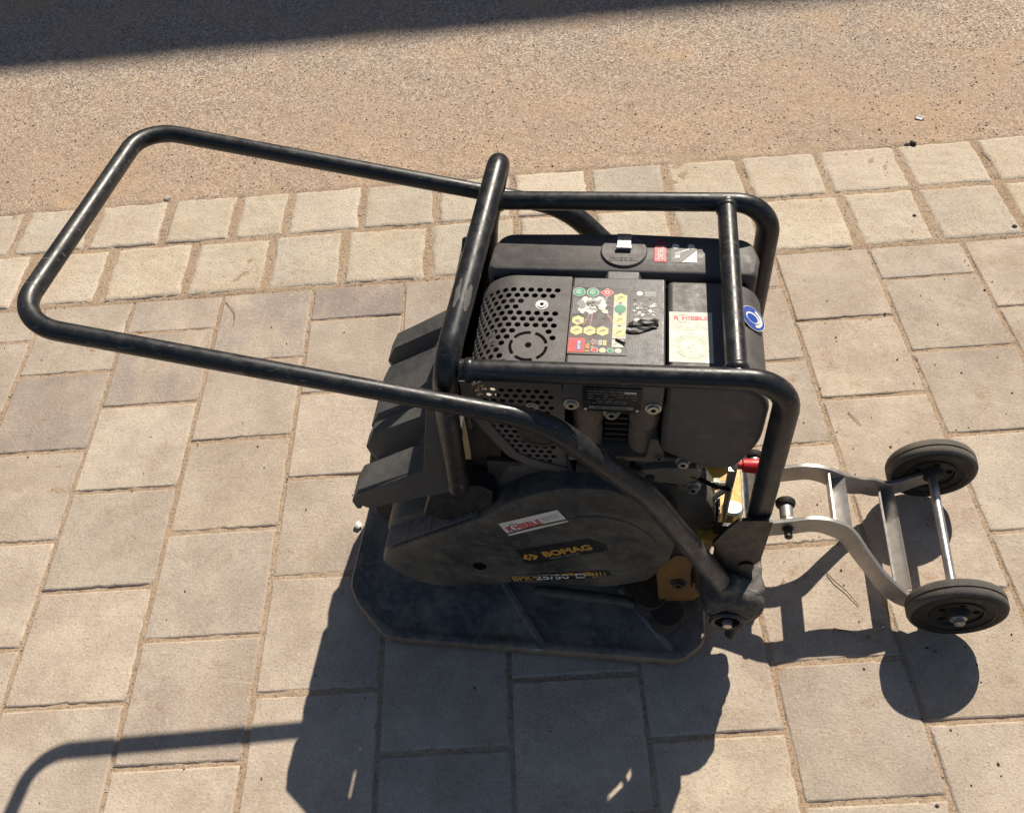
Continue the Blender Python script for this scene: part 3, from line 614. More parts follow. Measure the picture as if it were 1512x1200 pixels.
# tank strip along the far side, rounded ends in plan
tk = fillet2([(-0.012, 0.058), (0.385, 0.058), (0.392, 0.10), (0.382, 0.143), (0.20, 0.150), (0.005, 0.143), (-0.008, 0.11)], [0.012, 0.012, 0.0, 0.045, 0.2, 0.05, 0.0], 6)
mb = MB()
def tkring(z, ins):
    return [(0.19+(x-0.19)*(1-ins/0.19), 0.10+(y-0.10)*(1-ins/0.045), z) for x, y in tk]
mb.loft([tkring(0.50, 0.008), tkring(0.52, 0.0), tkring(0.64, 0.0), tkring(0.670, 0.0012), tkring(0.677, 0.0035), tkring(0.6798, 0.007)])
tank = P('fuel_tank', mb, 'plastic', smooth=50)
mb = MB(); mb.box((0.185, 0.052, 0.62), (0.37, 0.014, 0.09)); P('tank_gap', mb, 'gap_line', smooth=0)
mb = MB(); mb.prism(fillet2([(0.17, ZT-0.002), (0.215, ZT-0.002), (0.235, ZT-0.03), (0.15, ZT-0.03)], 0.003), 0.044, 0.066); P('tank_bridge', mb, 'panel', smooth=0)
# filler cap
FX, FY = 0.192, 0.1035
mb = MB(); mb.lathe((FX, FY, ZT-0.002), (0, 0, 1), [(0, 0.0375), (0.0012, 0.0375), (0.0012, 0.0355)], 40, 'gap_line'); mb.lathe((FX, FY, ZT-0.0015), (0, 0, 1), [(0, 0.0345), (0.0035, 0.0345), (0.0050, 0.033)], 40, 'plastic')
cap = P('filler_cap', mb, 'plastic')
mb = MB(); mb.box((FX-0.0005, FY+0.016, ZT+0.005), (0.021, 0.034, 0.004)); mb.box((FX-0.0005, FY+0.001, ZT+0.008), (0.023, 0.006, 0.004)); P('cap_latch', mb, 'steel', cap, bevel=0.001)
mb = MB(); Fc = Face((FX-0.021, FY-0.0235, ZT+0.0036), (1, 0, 0), (0, 1, 0)); text(mb, Fc, 'DIESEL', 0, 0, 0.042, 0.0075, 0.0004, 'print_black', 0.01); P('cap_lettering', mb, 'print_black', cap, smooth=0)
# tank stickers
mb = MB(); Ft = Face((0.237, 0.0835, ZT+0.0002), (1, 0, 0), (0, 1, 0))
Ft.rect(mb, 0, 0, 0.0175, 0.036, 0.0002, 'print_red'); Ft.rect(mb, 0.0015, 0.0015, 0.0145, 0.033, 0.0004, 'print_pink')
Ft.rect(mb, 0.003, 0.003, 0.0115, 0.030, 0.0006, 'print_red'); text(mb, Ft, 'DIESEL', 0.0045, 0.0045, 0.0085, 0.027, 0.0008, 'print_white', 0.01, rot=1)
Ft.ring(mb, 0.009, 0.044, 0.0045, 0.0065, 0.0004, 'print_red')
P('diesel_sticker', mb, 'print_red', tank, smooth=0)
mb = MB(); Ft = Face((0.261, 0.0835, ZT+0.0002), (1, 0, 0), (0, 1, 0))
Ft.rect(mb, 0, 0, 0.038, 0.041, 0.0001, 'print_sheet'); Ft.poly(mb, [(0.016, 0.0), (0.038, 0.0), (0.038, 0.026)], 0.0004, 'print_white'); Ft.disc(mb, 0.007, 0.034, 0.0055, 0.0004, 'print_white'); Ft.disc(mb, 0.030, 0.034, 0.0055, 0.0004, 'print_white')
Ft.line(mb, (0.004, 0.006), (0.016, 0.022), 0.003, 0.0004, 'print_grey'); Ft.line(mb, (0.006, 0.018), (0.030, 0.030), 0.002, 0.0004, 'print_white'); Ft.rect(mb, 0.006, 0.009, 0.007, 0.006, 0.0006, 'print_white'); Ft.line(mb, (0.014, 0.002), (0.036, 0.030), 0.0012, 0.0006, 'print_grey')
P('filling_pictogram', mb, 'print_white', tank, smooth=0)

# perforated grille: one sheet bent over the left end of the engine (u runs right->left->down, v along Y)
RG = 0.060; XL = -0.020
def gmap(u, v, off=0.0):
    """u = distance from x=0.1185 along the profile, returns point"""
    flat_ = 0.1185-(XL+RG)
    if u < flat_: return (0.1185-u, v, ZT-off)
    u -= flat_; arc = RG*math.pi/2*0.92
    if u < arc:
        a = u/RG; return (XL+RG-math.sin(a)*(RG-off), v, ZT-RG+math.cos(a)*(RG-off))
    a = arc/RG; u -= arc; return (XL+RG-math.sin(a)*(RG-off)-math.cos(a)*u*0.0, v, ZT-RG+math.cos(a)*(RG-off)-u)
def perforated(name, px, py, nu, nv, fmap, holes, mat, r=0.0042, parent=None, clip=None):
    mb = MB()
    for j in range(nv):
        sh = 0.5 if j % 2 else 0.0
        for i in range(-1, nu+1):
            a0 = max(0.0, (i+sh)); a1 = min(float(nu), (i+1+sh))
            if a1-a0 < 0.01: continue
            cx_ = (i+sh+0.5)*px; cy_ = (j+0.5)*py; whole = abs(a1-a0-1) < 0.01
            if clip and not clip(cx_, cy_): continue
            x0, x1, y0, y1 = a0*px, a1*px, j*py, (j+1)*py; xm = (x0+x1)/2; ym = (y0+y1)/2
            outer = [(x1, ym), (x1, y1), (xm, y1), (x0, y1), (x0, ym), (x0, y0), (xm, y0), (x1, y0)]
            if whole and holes(cx_, cy_):
                inner = [(cx_+r*math.cos(k*math.pi/4), cy_+r*math.sin(k*math.pi/4)) for k in range(8)]
                vs = [fmap(*p) for p in outer+inner]+[fmap(p[0], p[1], 0.0018) for p in inner]
                fs = [(k, (k+1) % 8, 8+(k+1) % 8, 8+k) for k in range(8)]+[(8+k, 8+(k+1) % 8, 16+(k+1) % 8, 16+k) for k in range(8)]
                mb.add(vs, fs)
            else: mb.add([fmap(*p) for p in outer], [tuple(range(8))])
    bm_o = P(name, mb, mat, parent, smooth=50)
    bm = bmesh.new(); bm.from_mesh(bm_o.data); bmesh.ops.remove_doubles(bm, verts=bm.verts, dist=0.0002); bmesh.ops.recalc_face_normals(bm, faces=bm.faces); bm.to_mesh(bm_o.data); bm.free()
    bm_o.data.set_sharp_from_angle(angle=R(50)); return bm_o
LU = 0.0785+RG*math.pi/2*0.92+0.075; px = 0.0128; nu = int(LU/px); py = 0.0116; nv = 17
YA = -0.150
def hole_top(u, v):
    x = 0.1185-u; y = YA+v
    if y > 0.022 or x > 0.104: return False
    if math.hypot(x-0.067, y+0.091) < 0.034: return False
    if x > 0.052 and -0.028 < y < 0.000: return False
    if x > 0.045 and y < -0.085: return False
    if math.hypot(x-0.082, y-0.018) < 0.0: return False
    return y < 0.022
grille = perforated('grille', px, py, nu, nv, lambda u, v, off=0: gmap(u, YA+v, off), hole_top, 'plastic', 0.0047)
mb = MB(); mb.loft([[gmap(u, YA-0.001, -0.0006), gmap(u, YA-0.001, 0.004), gmap(u, YA+0.001, 0.004), gmap(u, YA+0.001, -0.0006)] for u in np.linspace(0, nu*px, 24)]); 
mb.box((0.1185, -0.052, ZT-0.012), (0.0012, 0.196, 0.02), mat=None)
P('grille_edge', mb, 'plastic', grille, smooth=50)
# round knock-out in the grille and its screw
mb = MB(); Fg = Face((0.067, -0.091, ZT+0.0004), (1, 0, 0), (0, 1, 0))
for k in range(5): Fg.ring(mb, 0, 0, 0.0230, 0.0272, 0.0003, 'gap_line', k*1.2566+0.25, k*1.2566+1.25, 8)
Fg.disc(mb, 0, 0.002, 0.0045, 0.0003, 'gap_line')
P('knock_out', mb, 'gap_line', grille, smooth=0)
bolt(0.079, -0.012, ZT, 0.007, 0.002, 'steel', 'z', 'screw', grille)
# side of the grille, perforated too (faces the camera, in shade)
def smap(u, v, off=0.0): return (-0.014+u, YA+off, 0.672-v)
def side_clip(u, v):
    x = -0.014+u; z = 0.672-v
    return z > 0.515-0.9*max(0, x-0.0)*1.0*0.45 and (x > -0.014+0.85*max(0, 0.62-z)*0.55) and z > 0.475 and not (z > 0.645 and x < 0.005)
def side_hole(u, v):
    x = -0.014+u; z = 0.672-v
    if math.hypot(x-0.085, z-0.560) < 0.034: return False
    if math.hypot(x-0.075, z-0.622) < 0.009: return False
    return x < 0.104 and z < 0.66
perforated('side_grille', 0.0122, 0.0118, 11, 17, smap, side_hole, 'plastic', 0.0042, clip=side_clip)
mb = MB(); pth_ = [(-0.013, 0.672), (-0.012, 0.612), (0.012, 0.560), (0.040, 0.504), (0.066, 0.486), (0.121, 0.466)]
pth_ = [(v.x, v.y) for v in fillet([(x, z, 0) for x, z in pth_], 0.03, 5)]
q0 = [Vector((x, 0, z)) for x, z in pth_]; ringsg = []
for i, p in enumerate(q0):
    t = (q0[min(i+1, len(q0)-1)]-q0[max(i-1, 0)]).normalized(); w = Vector((t.z, 0, -t.x))*0.0085
    ringsg.append([p+w+Vector((0, YA-0.0022, 0)), p-w+Vector((0, YA-0.0022, 0)), p-w+Vector((0, YA+0.008, 0)), p+w+Vector((0, YA+0.008, 0))])
mb.loft(ringsg); P('grille_rim', mb, 'plastic', smooth=30)
mb = MB(); mb.lathe((0.085, YA-0.0005, 0.560), (0, 1, 0), [(-0.001, 0.034), (-0.002, 0.026), (0.02, 0.024), (0.02, 0.0)], 28); P('side_opening', mb, 'dark')
bolt(0.075, YA-0.001, 0.622, 0.007, 0.003)
# side name plate
mb = MB(); mb.box((0.185, -0.1535, 0.648), (0.078, 0.002, 0.050), mat='print_black'); Fs = Face((0.146, -0.1548, 0.623), (1, 0, 0), (0, 0, 1))
rr = random.Random(3)
for row, zz in enumerate((0.043, 0.0375, 0.0325, 0.0275, 0.0225, 0.0185)):
    x = 0.006
    while x < 0.068:
        w = rr.uniform(0.003, 0.011)
        if rr.random() < 0.92 and not (row == 0 and x > 0.05): Fs.rect(mb, x, zz, min(w, 0.072-x), 0.0014, 0.0003, 'print_grey')
        x += w+0.0022
Fs.rect(mb, 0.055, 0.0405, 0.016, 0.004, 0.0003, 'print_white'); Fs.rect(mb, 0.008, 0.006, 0.060, 0.0065, 0.0003, 'print_grey'); text(mb, Fs, '1B30 1041016043', 0.016, 0.0072, 0.044, 0.0042, 0.0006, 'print_black')
Fs.disc(mb, 0.0035, 0.005, 0.0025, 0.0006, 'print_white'); Fs.disc(mb, 0.0735, 0.005, 0.0025, 0.0006, 'print_white')
P('name_plate', mb, 'print_black', smooth=0)
bolt(0.130, -0.152, 0.634, 0.0085, 0.005); bolt(0.241, -0.152, 0.632, 0.0085, 0.005)

# operating sticker on the top panel
mb = MB(); Fo = Face((0.121, -0.104, ZT+0.0024), (1, 0, 0), (0, 1, 0))
Fo.rect(mb, 0, 0, 0.081, 0.128, 0.0001, 'print_sheet')
for (a, b) in ((0.010, 0.118), (0.0295, 0.118)):
    Fo.disc(mb, a, b, 0.0088, 0.0003, 'print_white', 20); Fo.disc(mb, a, b, 0.0080, 0.0005, 'print_green', 20); Fo.ring(mb, a, b, 0.0030, 0.0042, 0.0007, 'print_white', 0.4, 5.2, 10); Fo.line(mb, (a-0.004, b+0.003), (a+0.003, b-0.003), 0.0012, 0.0007, 'print_white')
Fo.poly(mb, [(0.040, 0.118), (0.050, 0.1275), (0.060, 0.118), (0.050, 0.1085)], 0.0003, 'print_pink'); Fo.poly(mb, [(0.0425, 0.118), (0.050, 0.125), (0.0575, 0.118), (0.050, 0.111)], 0.0005, 'print_red'); Fo.ring(mb, 0.050, 0.118, 0.002, 0.0035, 0.0007, 'print_white')
Fo.rect(mb, 0.060, 0.030, 0.0185, 0.084, 0.0003, 'print_cream')
def hexa(a, b, r, col, h=0.0005): Fo.poly(mb, [(a+r*math.sin(k*math.pi/3), b+r*math.cos(k*math.pi/3)) for k in range(6)], h, col)
for b in (0.108, 0.065, 0.042): hexa(0.0693, b, 0.0095, 'print_yellow'); Fo.line(mb, (0.065, b-0.003), (0.073, b+0.003), 0.0008, 0.0007, 'print_grey'); Fo.ring(mb, 0.0693, b, 0.0022, 0.003, 0.0007, 'print_grey', 0, 4, 8)
Fo.disc(mb, 0.0693, 0.0865, 0.0082, 0.0006, 'print_green', 20)
for b in (0.097, 0.0755, 0.053): Fo.poly(mb, [(0.066, b), (0.0725, b), (0.0693, b+0.002)], 0.0007, 'print_black')
# engine drawing: pale patches
rr = random.Random(8)
for k in range(42):
    a = 0.0125+0.039*rr.random(); b = 0.077+0.029*rr.random(); s = 0.0025+0.0035*rr.random(); Fo.disc(mb, a, b, s, 0.0003+0.00001*k, rr.choice(('print_white', 'print_white', 'print_grey', 'print_cream')), 7)
for k in range(10): Fo.line(mb, (0.014+0.034*rr.random(), 0.078+0.026*rr.random()), (0.014+0.034*rr.random(), 0.078+0.026*rr.random()), 0.0005, 0.0009, 'print_black')
for k in range(5): Fo.line(mb, (0.0028+k*0.0022, 0.075), (0.0035+k*0.0022, 0.106), 0.0009, 0.0003, 'print_grey')
for p, q in (((0.027, 0.075), (0.019, 0.052)), ((0.031, 0.075), (0.029, 0.052)), ((0.049, 0.080), (0.060, 0.062)), ((0.047, 0.084), (0.060, 0.058)), ((0.050, 0.100), (0.061, 0.104)), ((0.043, 0.106), (0.047, 0.112)), ((0.051, 0.094), (0.061, 0.088))): Fo.line(mb, p, q, 0.0008, 0.0005, 'print_pink')
hexa(0.0115, 0.062, 0.0092, 'print_yellow'); Fo.disc(mb, 0.0105, 0.061, 0.003, 0.0007, 'print_grey', 8); Fo.disc(mb, 0.014, 0.0585, 0.002, 0.0008, 'print_pink', 8)
for a in (0.0105, 0.0285, 0.0465): hexa(a, 0.043, 0.0094, 'print_yellow'); Fo.line(mb, (a-0.005, 0.041), (a+0.005, 0.045), 0.0008, 0.0007, 'print_grey'); Fo.ring(mb, a, 0.043, 0.002, 0.0028, 0.0007, 'print_grey', 0, 3.5, 8)
Fo.rect(mb, 0.001, 0.003, 0.0225, 0.026, 0.0003, 'print_red'); Fo.rect(mb, 0.0125, 0.007, 0.006, 0.017, 0.0005, 'print_blue'); Fo.rect(mb, 0.0135, 0.008, 0.004, 0.015, 0.0007, 'print_white'); text(mb, Fo, 'OIL', 0.0138, 0.009, 0.0034, 0.013, 0.0009, 'print_blue', rot=1)
text(mb, Fo, '1B', 0.0245, 0.004, 0.0055, 0.016, 0.0005, 'print_orange', 0.04, rot=1); text(mb, Fo, '30', 0.0322, 0.006, 0.0035, 0.022, 0.0005, 'print_pink', 0.02, rot=1)
for a, c in ((0.0375, 'print_red'), (0.048, 'print_yellow'), (0.0585, 'print_green'), (0.069, 'print_pale_green')): Fo.disc(mb, a, 0.0075, 0.0046, 0.0005, 'print_white', 14); Fo.disc(mb, a, 0.0075, 0.0038, 0.0007, c, 14)
for a, c in ((0.036, 'print_grey'), (0.042, 'print_cream'), (0.048, 'print_yellow')): Fo.rect(mb, a, 0.017, 0.0048, 0.009, 0.0005, c); Fo.line(mb, (a+0.001, 0.020), (a+0.004, 0.023), 0.0007, 0.0007, 'print_black')
Fo.rect(mb, 0.060, 0.014, 0.016, 0.014, 0.0005, 'print_cream'); Fo.line(mb, (0.062, 0.018), (0.074, 0.026), 0.001, 0.0007, 'print_grey')
P('operating_sticker', mb, 'print_sheet', mp_, smooth=0)
# worn transparent pictogram and torn black film under it
mb = MB(); Fw = Face((0.204, -0.044, ZT+0.0024), (1, 0, 0), (0, 1, 0)); Fw.rect(mb, 0, 0, 0.040, 0.064, 0.0001, 'print_sheet')
rr = random.Random(4)
Fw.disc(mb, 0.013, 0.058, 0.0045, 0.0004, 'print_white'); Fw.rect(mb, 0.020, 0.052, 0.016, 0.011, 0.0003, 'print_grey'); Fw.disc(mb, 0.010, 0.006, 0.004, 0.0004, 'print_white'); Fw.rect(mb, 0.018, 0.003, 0.016, 0.008, 0.0003, 'print_grey')
for k in range(46):
    a = 0.005+0.030*rr.random(); b = 0.014+0.036*rr.random(); Fw.disc(mb, a, b, 0.0012+0.0026*rr.random(), 0.0004+0.00001*k, rr.choice(('print_grey', 'print_white', 'print_grey', 'print_sheet')), 6)
for k in range(6): a = 0.006+0.026*rr.random(); b = 0.016+0.032*rr.random(); Fw.ring(mb, a, b, 0.0030, 0.0038, 0.0012, 'print_grey', 0, 4, 10)
P('worn_pictogram', mb, 'print_grey', mp_, smooth=0)
mb = MB(); rr = random.Random(2); FW, FH = 7, 5; vs = []
for j in range(FH+1):
    for i in range(FW+1):
        a = i/FW; b = j/FH; vs.append((0.203+0.041*a-0.004*b*(1-a)+rr.uniform(-1, 1)*0.001, -0.0455+0.008*a-0.017*b-0.003*b*math.sin(a*5)+rr.uniform(-1, 1)*0.0008, ZT+0.0035+0.006*(1-b)*rr.random()+0.002*rr.random()))
mb.add(vs, [(j*(FW+1)+i, j*(FW+1)+i+1, (j+1)*(FW+1)+i+1, (j+1)*(FW+1)+i) for j in range(FH) for i in range(FW)])
o = P('torn_film', mb, 'print_black', mp_, smooth=0)
o['label'] = 'torn crumpled black film on the top panel'
mb = MB(); mb.tube([(0.186, -0.076, ZT+0.004), (0.199, -0.084, ZT+0.005)], 0.0014, 8); P('film_scrap', mb, 'print_black', mp_)
# white rental sticker, with the round green emblem
mb = MB(); Fr = Face((0.2585, -0.110, ZT+0.0004), (1, 0, 0), (0, 1, 0))
Fr.rect(mb, 0, 0, 0.0585, 0.0925, 0.0002, 'print_cream'); text(mb, Fr, 'R', 0.0065, 0.0775, 0.0065, 0.0075, 0.0004, 'print_red', 0.03); Fr.ring(mb, 0.0185, 0.080, 0.0068, 0.0076, 0.0004, 'print_grey', 0.9, 5.6, 18)
text(mb, Fr, 'HIEBLE', 0.0175, 0.0775, 0.036, 0.0075, 0.0005, 'print_red', 0.03)
for b in (0.072, 0.0665, 0.0625, 0.0585): Fr.rect(mb, 0.004, b, 0.048, 0.0007, 0.0004, 'print_pale_green')
Fr.ring(mb, 0.0305, 0.030, 0.0218, 0.0226, 0.0004, 'print_pale_green', n=30); Fr.ring(mb, 0.0305, 0.030, 0.0165, 0.0172, 0.0004, 'print_pale_green', n=30)
rr = random.Random(6)
for k in range(22): t = 6.28*k/22; Fr.line(mb, (0.0305+0.018*math.cos(t), 0.030+0.018*math.sin(t)), (0.0305+0.0205*math.cos(t), 0.030+0.0205*math.sin(t)), 0.0012, 0.0005, 'print_pale_green')
for k in range(12): Fr.disc(mb, 0.024+0.014*rr.random(), 0.021+0.016*rr.random(), 0.003, 0.0004+0.00002*k, rr.choice(('print_pale_green', 'print_cream')), 7)
P('rental_sticker', mb, 'print_cream', smooth=0)
# blue ear-protection sign on the curved right end
mb = MB(); Fb = Face((0.3905, 0.040, 0.612), (0, -1, 0.20), (0.12, 0.2, 1)); 
Fb2 = Face((0.3735, -0.016, 0.6690), (0, -1, 0), (0.81, 0, -0.58))
Fb2.disc(mb, 0, 0, 0.0215, 0.0022, 'print_white', 28); Fb2.disc(mb, 0, 0, 0.0205, 0.0025, 'print_blue', 28); Fb2.disc(mb, 0, -0.001, 0.010, 0.0028, 'print_white', 16, 0.013); Fb2.disc(mb, 0.001, -0.002, 0.0075, 0.0031, 'print_blue', 16, 0.010); Fb2.ring(mb, 0, 0.0, 0.012, 0.0165, 0.0031, 'print_white', 0.2, 2.9, 12)
P('ear_protection_sign', mb, 'print_blue', smooth=0)

# ---- belt guard
A = [(-0.192, 0.148), (-0.214, 0.190), (-0.198, 0.232), (-0.100, 0.305), (-0.018, 0.364), (0.020, 0.408), (0.060, 0.440), (0.116, 0.468), (0.187, 0.472), (0.248, 0.437), (0.293, 0.380), (0.298, 0.330), (0.292, 0.261), (0.263, 0.184), (0.194, 0.147), (0.024, 0.140), (-0.06, 0.112), (-0.119, 0.100), (-0.165, 0.118)]
A = resample(fillet2(A, 0.012, 4), 90); ca = Vector((0.05, 0.28))
def ring_off(poly, off, y):
    n = len(poly); r = []
    for i in range(n):
        a = Vector(poly[i-1]); b = Vector(poly[(i+1) % n]); t = (b-a).normalized(); nn = Vector((t.y, -t.x))
        if nn.dot(ca-Vector(poly[i])) < 0: nn = -nn
        q = Vector(poly[i])+nn*off; r.append((q.x, y, q.y))
    return r
mb = MB(); mb.loft([ring_off(A, 0.002, -0.100), ring_off(A, 0.0, -0.135), ring_off(A, 0.0, -0.176), ring_off(A, 0.003, -0.182), ring_off(A, 0.009, -0.185), ring_off(A, 0.030, -0.186)], True, True)
B = [(-0.195, 0.16), (-0.205, 0.235), (-0.188, 0.270), (-0.10, 0.318), (-0.008, 0.372), (0.010, 0.425), (0.026, 0.456), (0.060, 0.466), (0.113, 0.462), (0.165, 0.470), (0.237, 0.450), (0.335, 0.403), (0.356, 0.358), (0.363, 0.300), (0.352, 0.262), (0.318, 0.240), (0.25, 0.20), (0.10, 0.16)]
B = resample(fillet2(B, 0.01, 3), 80)
mb.loft([ring_off(B, 0.0, -0.085), ring_off(B, 0.0, -0.136), ring_off(B, 0.003, -0.141), ring_off(B, 0.010, -0.144)], True, True)
guard = P('belt_guard', mb, 'guard', smooth=35)
def ridge(pts, r, y=-0.1855):
    mb = MB(); pts = [Vector((x, y, z)) for x, z in pts]; out = []
    for i in range(len(pts)-1):
        p0 = pts[max(i-1, 0)]; p1 = pts[i]; p2 = pts[i+1]; p3 = pts[min(i+2, len(pts)-1)]
        for k in range(6):
            t = k/6; out.append(0.5*((2*p1)+(p2-p0)*t+(2*p0-5*p1+4*p2-p3)*t*t+(3*p1-p0-3*p2+p3)*t**3))
    out.append(pts[-1]); mb.tube(out, [r*min(1, 0.2+k/5, 0.2+(len(out)-1-k)/5) for k in range(len(out))], 10); return P('ridge', mb, 'guard', guard)
ridge([(-0.195, 0.205), (-0.10, 0.262), (0.0, 0.312), (0.08, 0.360), (0.15, 0.392), (0.205, 0.388), (0.25, 0.35), (0.275, 0.30)], 0.0028)
ridge([(-0.02, 0.168), (0.06, 0.182), (0.15, 0.194), (0.24, 0.205)], 0.003)
# recessed name field
G0 = Vector((0.047, -0.186, 0.228)); gu = Vector((0.1745, 0, 0.0785)).normalized()
Fn = Face((0.050, -0.1862, 0.222), (0.905, 0, 0.425), (-0.425, 0, 0.905))
mb = MB(); Fn.poly(mb, [(0, 0.004), (0.006, 0.050), (0.140, 0.048), (0.160, 0.022), (0.155, 0.004), (0.02, -0.004)], 0.0004, 'print_black')
Fn.poly(mb, [(0.004, 0.020), (0.014, 0.012), (0.018, 0.016), (0.012, 0.022), (0.018, 0.030), (0.014, 0.034)], 0.0007, 'print_orange')
Fn.poly(mb, [(0.034, 0.022), (0.024, 0.032), (0.018, 0.030), (0.026, 0.022), (0.019, 0.014), (0.024, 0.011)], 0.0007, 'print_orange'); Fn.disc(mb, 0.0195, 0.0222, 0.0032, 0.0007, 'print_orange', 4)
text(mb, Fn, 'BOMAG', 0.044, 0.014, 0.089, 0.0185, 0.0008, 'print_orange', 0.045)
text(mb, Fn, 'FAYAT GROUP', 0.048, 0.0045, 0.057, 0.0065, 0.0008, 'print_grey', 0.01)
P('name_field', mb, 'print_black', guard, smooth=0)
# model strip
Fm = Face((0.022, -0.1864, 0.155), (0.970, 0, 0.245), (-0.245, 0, 0.970)); mb = MB()
Fm.rect(mb, -0.002, -0.002, 0.182, 0.0235, 0.0005, 'print_black'); Fm.rect(mb, 0.040, 0.0065, 0.106, 0.0135, 0.0007, 'print_orange')
text(mb, Fm, 'BPR', 0.002, 0.001, 0.036, 0.0185, 0.0010, 'print_orange', 0.03)
for wd_, a_, w_ in (('25/50', 0.044, 0.062), ('D', 0.118, 0.020)): text(mb, Fm, wd_, a_-0.0015, -0.0005, w_+0.003, 0.0205, 0.0010, 'print_black', 0.09); text(mb, Fm, wd_, a_, 0.001, w_, 0.0175, 0.0013, 'print_white', 0.02)
for k in range(4): Fm.rect(mb, 0.147+k*0.0075, 0.0, 0.005-0.0011*k, 0.0195, 0.0011, 'print_orange'); Fm.rect(mb, 0.152+k*0.0075-0.001*k, 0.0, 0.0018, 0.0195, 0.0013, 'print_black')
P('model_strip', mb, 'print_orange', guard, smooth=0)
# white sticker
Fh = Face((0.026, -0.1866, 0.319), (0.855, 0, 0.50), (-0.50, 0, 0.855)); mb = MB()
Fh.poly(mb, [(0, 0), (0.1145, 0), (0.1165, 0.0375), (0.006, 0.0395)], 0.0005, 'print_white')
text(mb, Fh, 'R', 0.009, 0.011, 0.012, 0.015, 0.0008, 'print_red', 0.03); Fh.ring(mb, 0.026, 0.018, 0.0105, 0.0120, 0.0008, 'print_black', 0.7, 5.4, 20); text(mb, Fh, 'HIEBLE', 0.024, 0.011, 0.050, 0.015, 0.0009, 'print_red', 0.035)
for b in (0.026, 0.022, 0.018): Fh.rect(mb, 0.078, b, 0.031, 0.0009, 0.0008, 'print_grey')
Fh.rect(mb, 0.080, 0.008, 0.031, 0.0011, 0.0008, 'print_red'); Fh.rect(mb, 0.030, 0.0065, 0.034, 0.0008, 0.0008, 'print_grey')
P('rental_sticker', mb, 'print_white', guard, smooth=0)
# warning strip lying along the sloping top of the guard
ptA, ptB = Vector((-0.196, -0.181, 0.2365)), Vector((-0.022, -0.181, 0.3655)); uu = (ptB-ptA); Fl = Face(ptA+Vector((-0.0017, 0, 0.0023)), uu, (0, 1, 0)); Lw = uu.length; mb = MB()
Fl.rect(mb, 0, 0.0, Lw, 0.046, 0.0004, 'print_grey'); Fl.rect(mb, 0.0012, 0.0012, Lw-0.0024, 0.0436, 0.0006, 'print_lilac'); 
for a in (0.052, 0.108, 0.207): Fl.rect(mb, a, 0.002, 0.006, 0.042, 0.0008, 'print_maroon')
rr = random.Random(9)
for a in (0.010, 0.024, 0.038, 0.064, 0.080, 0.096, 0.120, 0.136, 0.152, 0.168, 0.184, 0.198):
    Fl.rect(mb, a, 0.003, 0.0007, 0.040, 0.0008, 'print_black'); b = 0.006
    while b < 0.036:
        w = rr.uniform(0.002, 0.006); 
        if rr.random() < 0.7: Fl.line(mb, (a+0.003, b), (a+0.003+rr.uniform(0.004, 0.008), b+w), rr.uniform(0.0006, 0.0014), 0.0009, rr.choice(('print_black', 'print_black', 'print_grey')))
        b += w+0.002
P('warning_strip', mb, 'print_lilac', guard, smooth=0)
# lubrication label on the right rear slope
pA, pB = Vector((0.232, -0.136, 0.4535)), Vector((0.336, -0.136, 0.4045)); uu = pB-pA; Fq = Face(pA+Vector((0.001, 0, 0.0012)), uu, (0, 1, 0)); Lq = uu.length; mb = MB()
Fq.rect(mb, 0, 0, Lq, 0.045, 0.0003, 'print_grey'); Fq.rect(mb, 0.001, 0.001, Lq-0.002, 0.043, 0.0005, 'print_black'); Fq.rect(mb, 0.075, 0.001, 0.001, 0.043, 0.0007, 'print_grey')
for k in range(7): Fq.rect(mb, 0.080+k*0.0045, 0.008, 0.0009, 0.030, 0.0007, 'print_grey'); Fq.rect(mb, 0.006+k*0.0095, 0.010, 0.0011, 0.026, 0.0007, 'print_grey')
P('lubrication_label', mb, 'print_black', guard, smooth=0)
mb = MB(); mb.box((0.3625, -0.118, 0.325), (0.003, 0.036, 0.060)); P('guard_end_cap', mb, 'print_grey', guard, bevel=0.001)
bolt(0.040, -0.152, 0.402, 0.011, 0.006, 'steel', 'y', 'bolt', guard)
mb = MB(); mb.lathe((-0.034, -0.1868, 0.203), (0, 1, 0), [(-0.0008, 0.012), (0.0002, 0.0085), (0.0004, 0.0085)], 18); P('screw_hole', mb, 'shade_black', guard)

# ---- ribbed front hood
hp = [(-0.066, 0.640), (-0.092, 0.485), (-0.214, 0.408), (-0.232, 0.372)]            # proud profile
HOOD = {1: hp, 0: [(-0.066, 0.640), (-0.086, 0.500), (-0.150, 0.420), (-0.222, 0.378)], 2: [(-0.066, 0.640), (-0.088, 0.498), (-0.190, 0.405), (-0.226, 0.374)], 3: [(-0.066, 0.640), (-0.084, 0.500), (-0.135, 0.400), (-0.210, 0.362)]}
segs = [(0.172, 1), (0.132, 1), (0.124, 0), (0.100, 0), (0.090, 1), (-0.018, 1), (-0.023, 2), (-0.030, 2), (-0.035, 1), (-0.062, 1), (-0.074, 3), (-0.106, 3), (-0.122, 1), (-0.172, 1)]
mb = MB(); rows = []
for y, k in segs:
    pr = HOOD[k]; p = [(x, y, z) for x, z in pr]
    p += [(pr[-1][0]+0.004, y, pr[-1][1]-0.022), (pr[-1][0]+0.012, y, pr[-1][1]-0.022), (pr[-1][0]+0.016, y, pr[-1][1]-0.004)]
    p += [(pr[2][0]+0.012, y, pr[2][1]-0.010), (pr[1][0]+0.012, y, pr[1][1]-0.008), (-0.046, y, 0.636), (-0.046, y, 0.643)]
    rows.append(p)
mb.loft(rows, True, True)
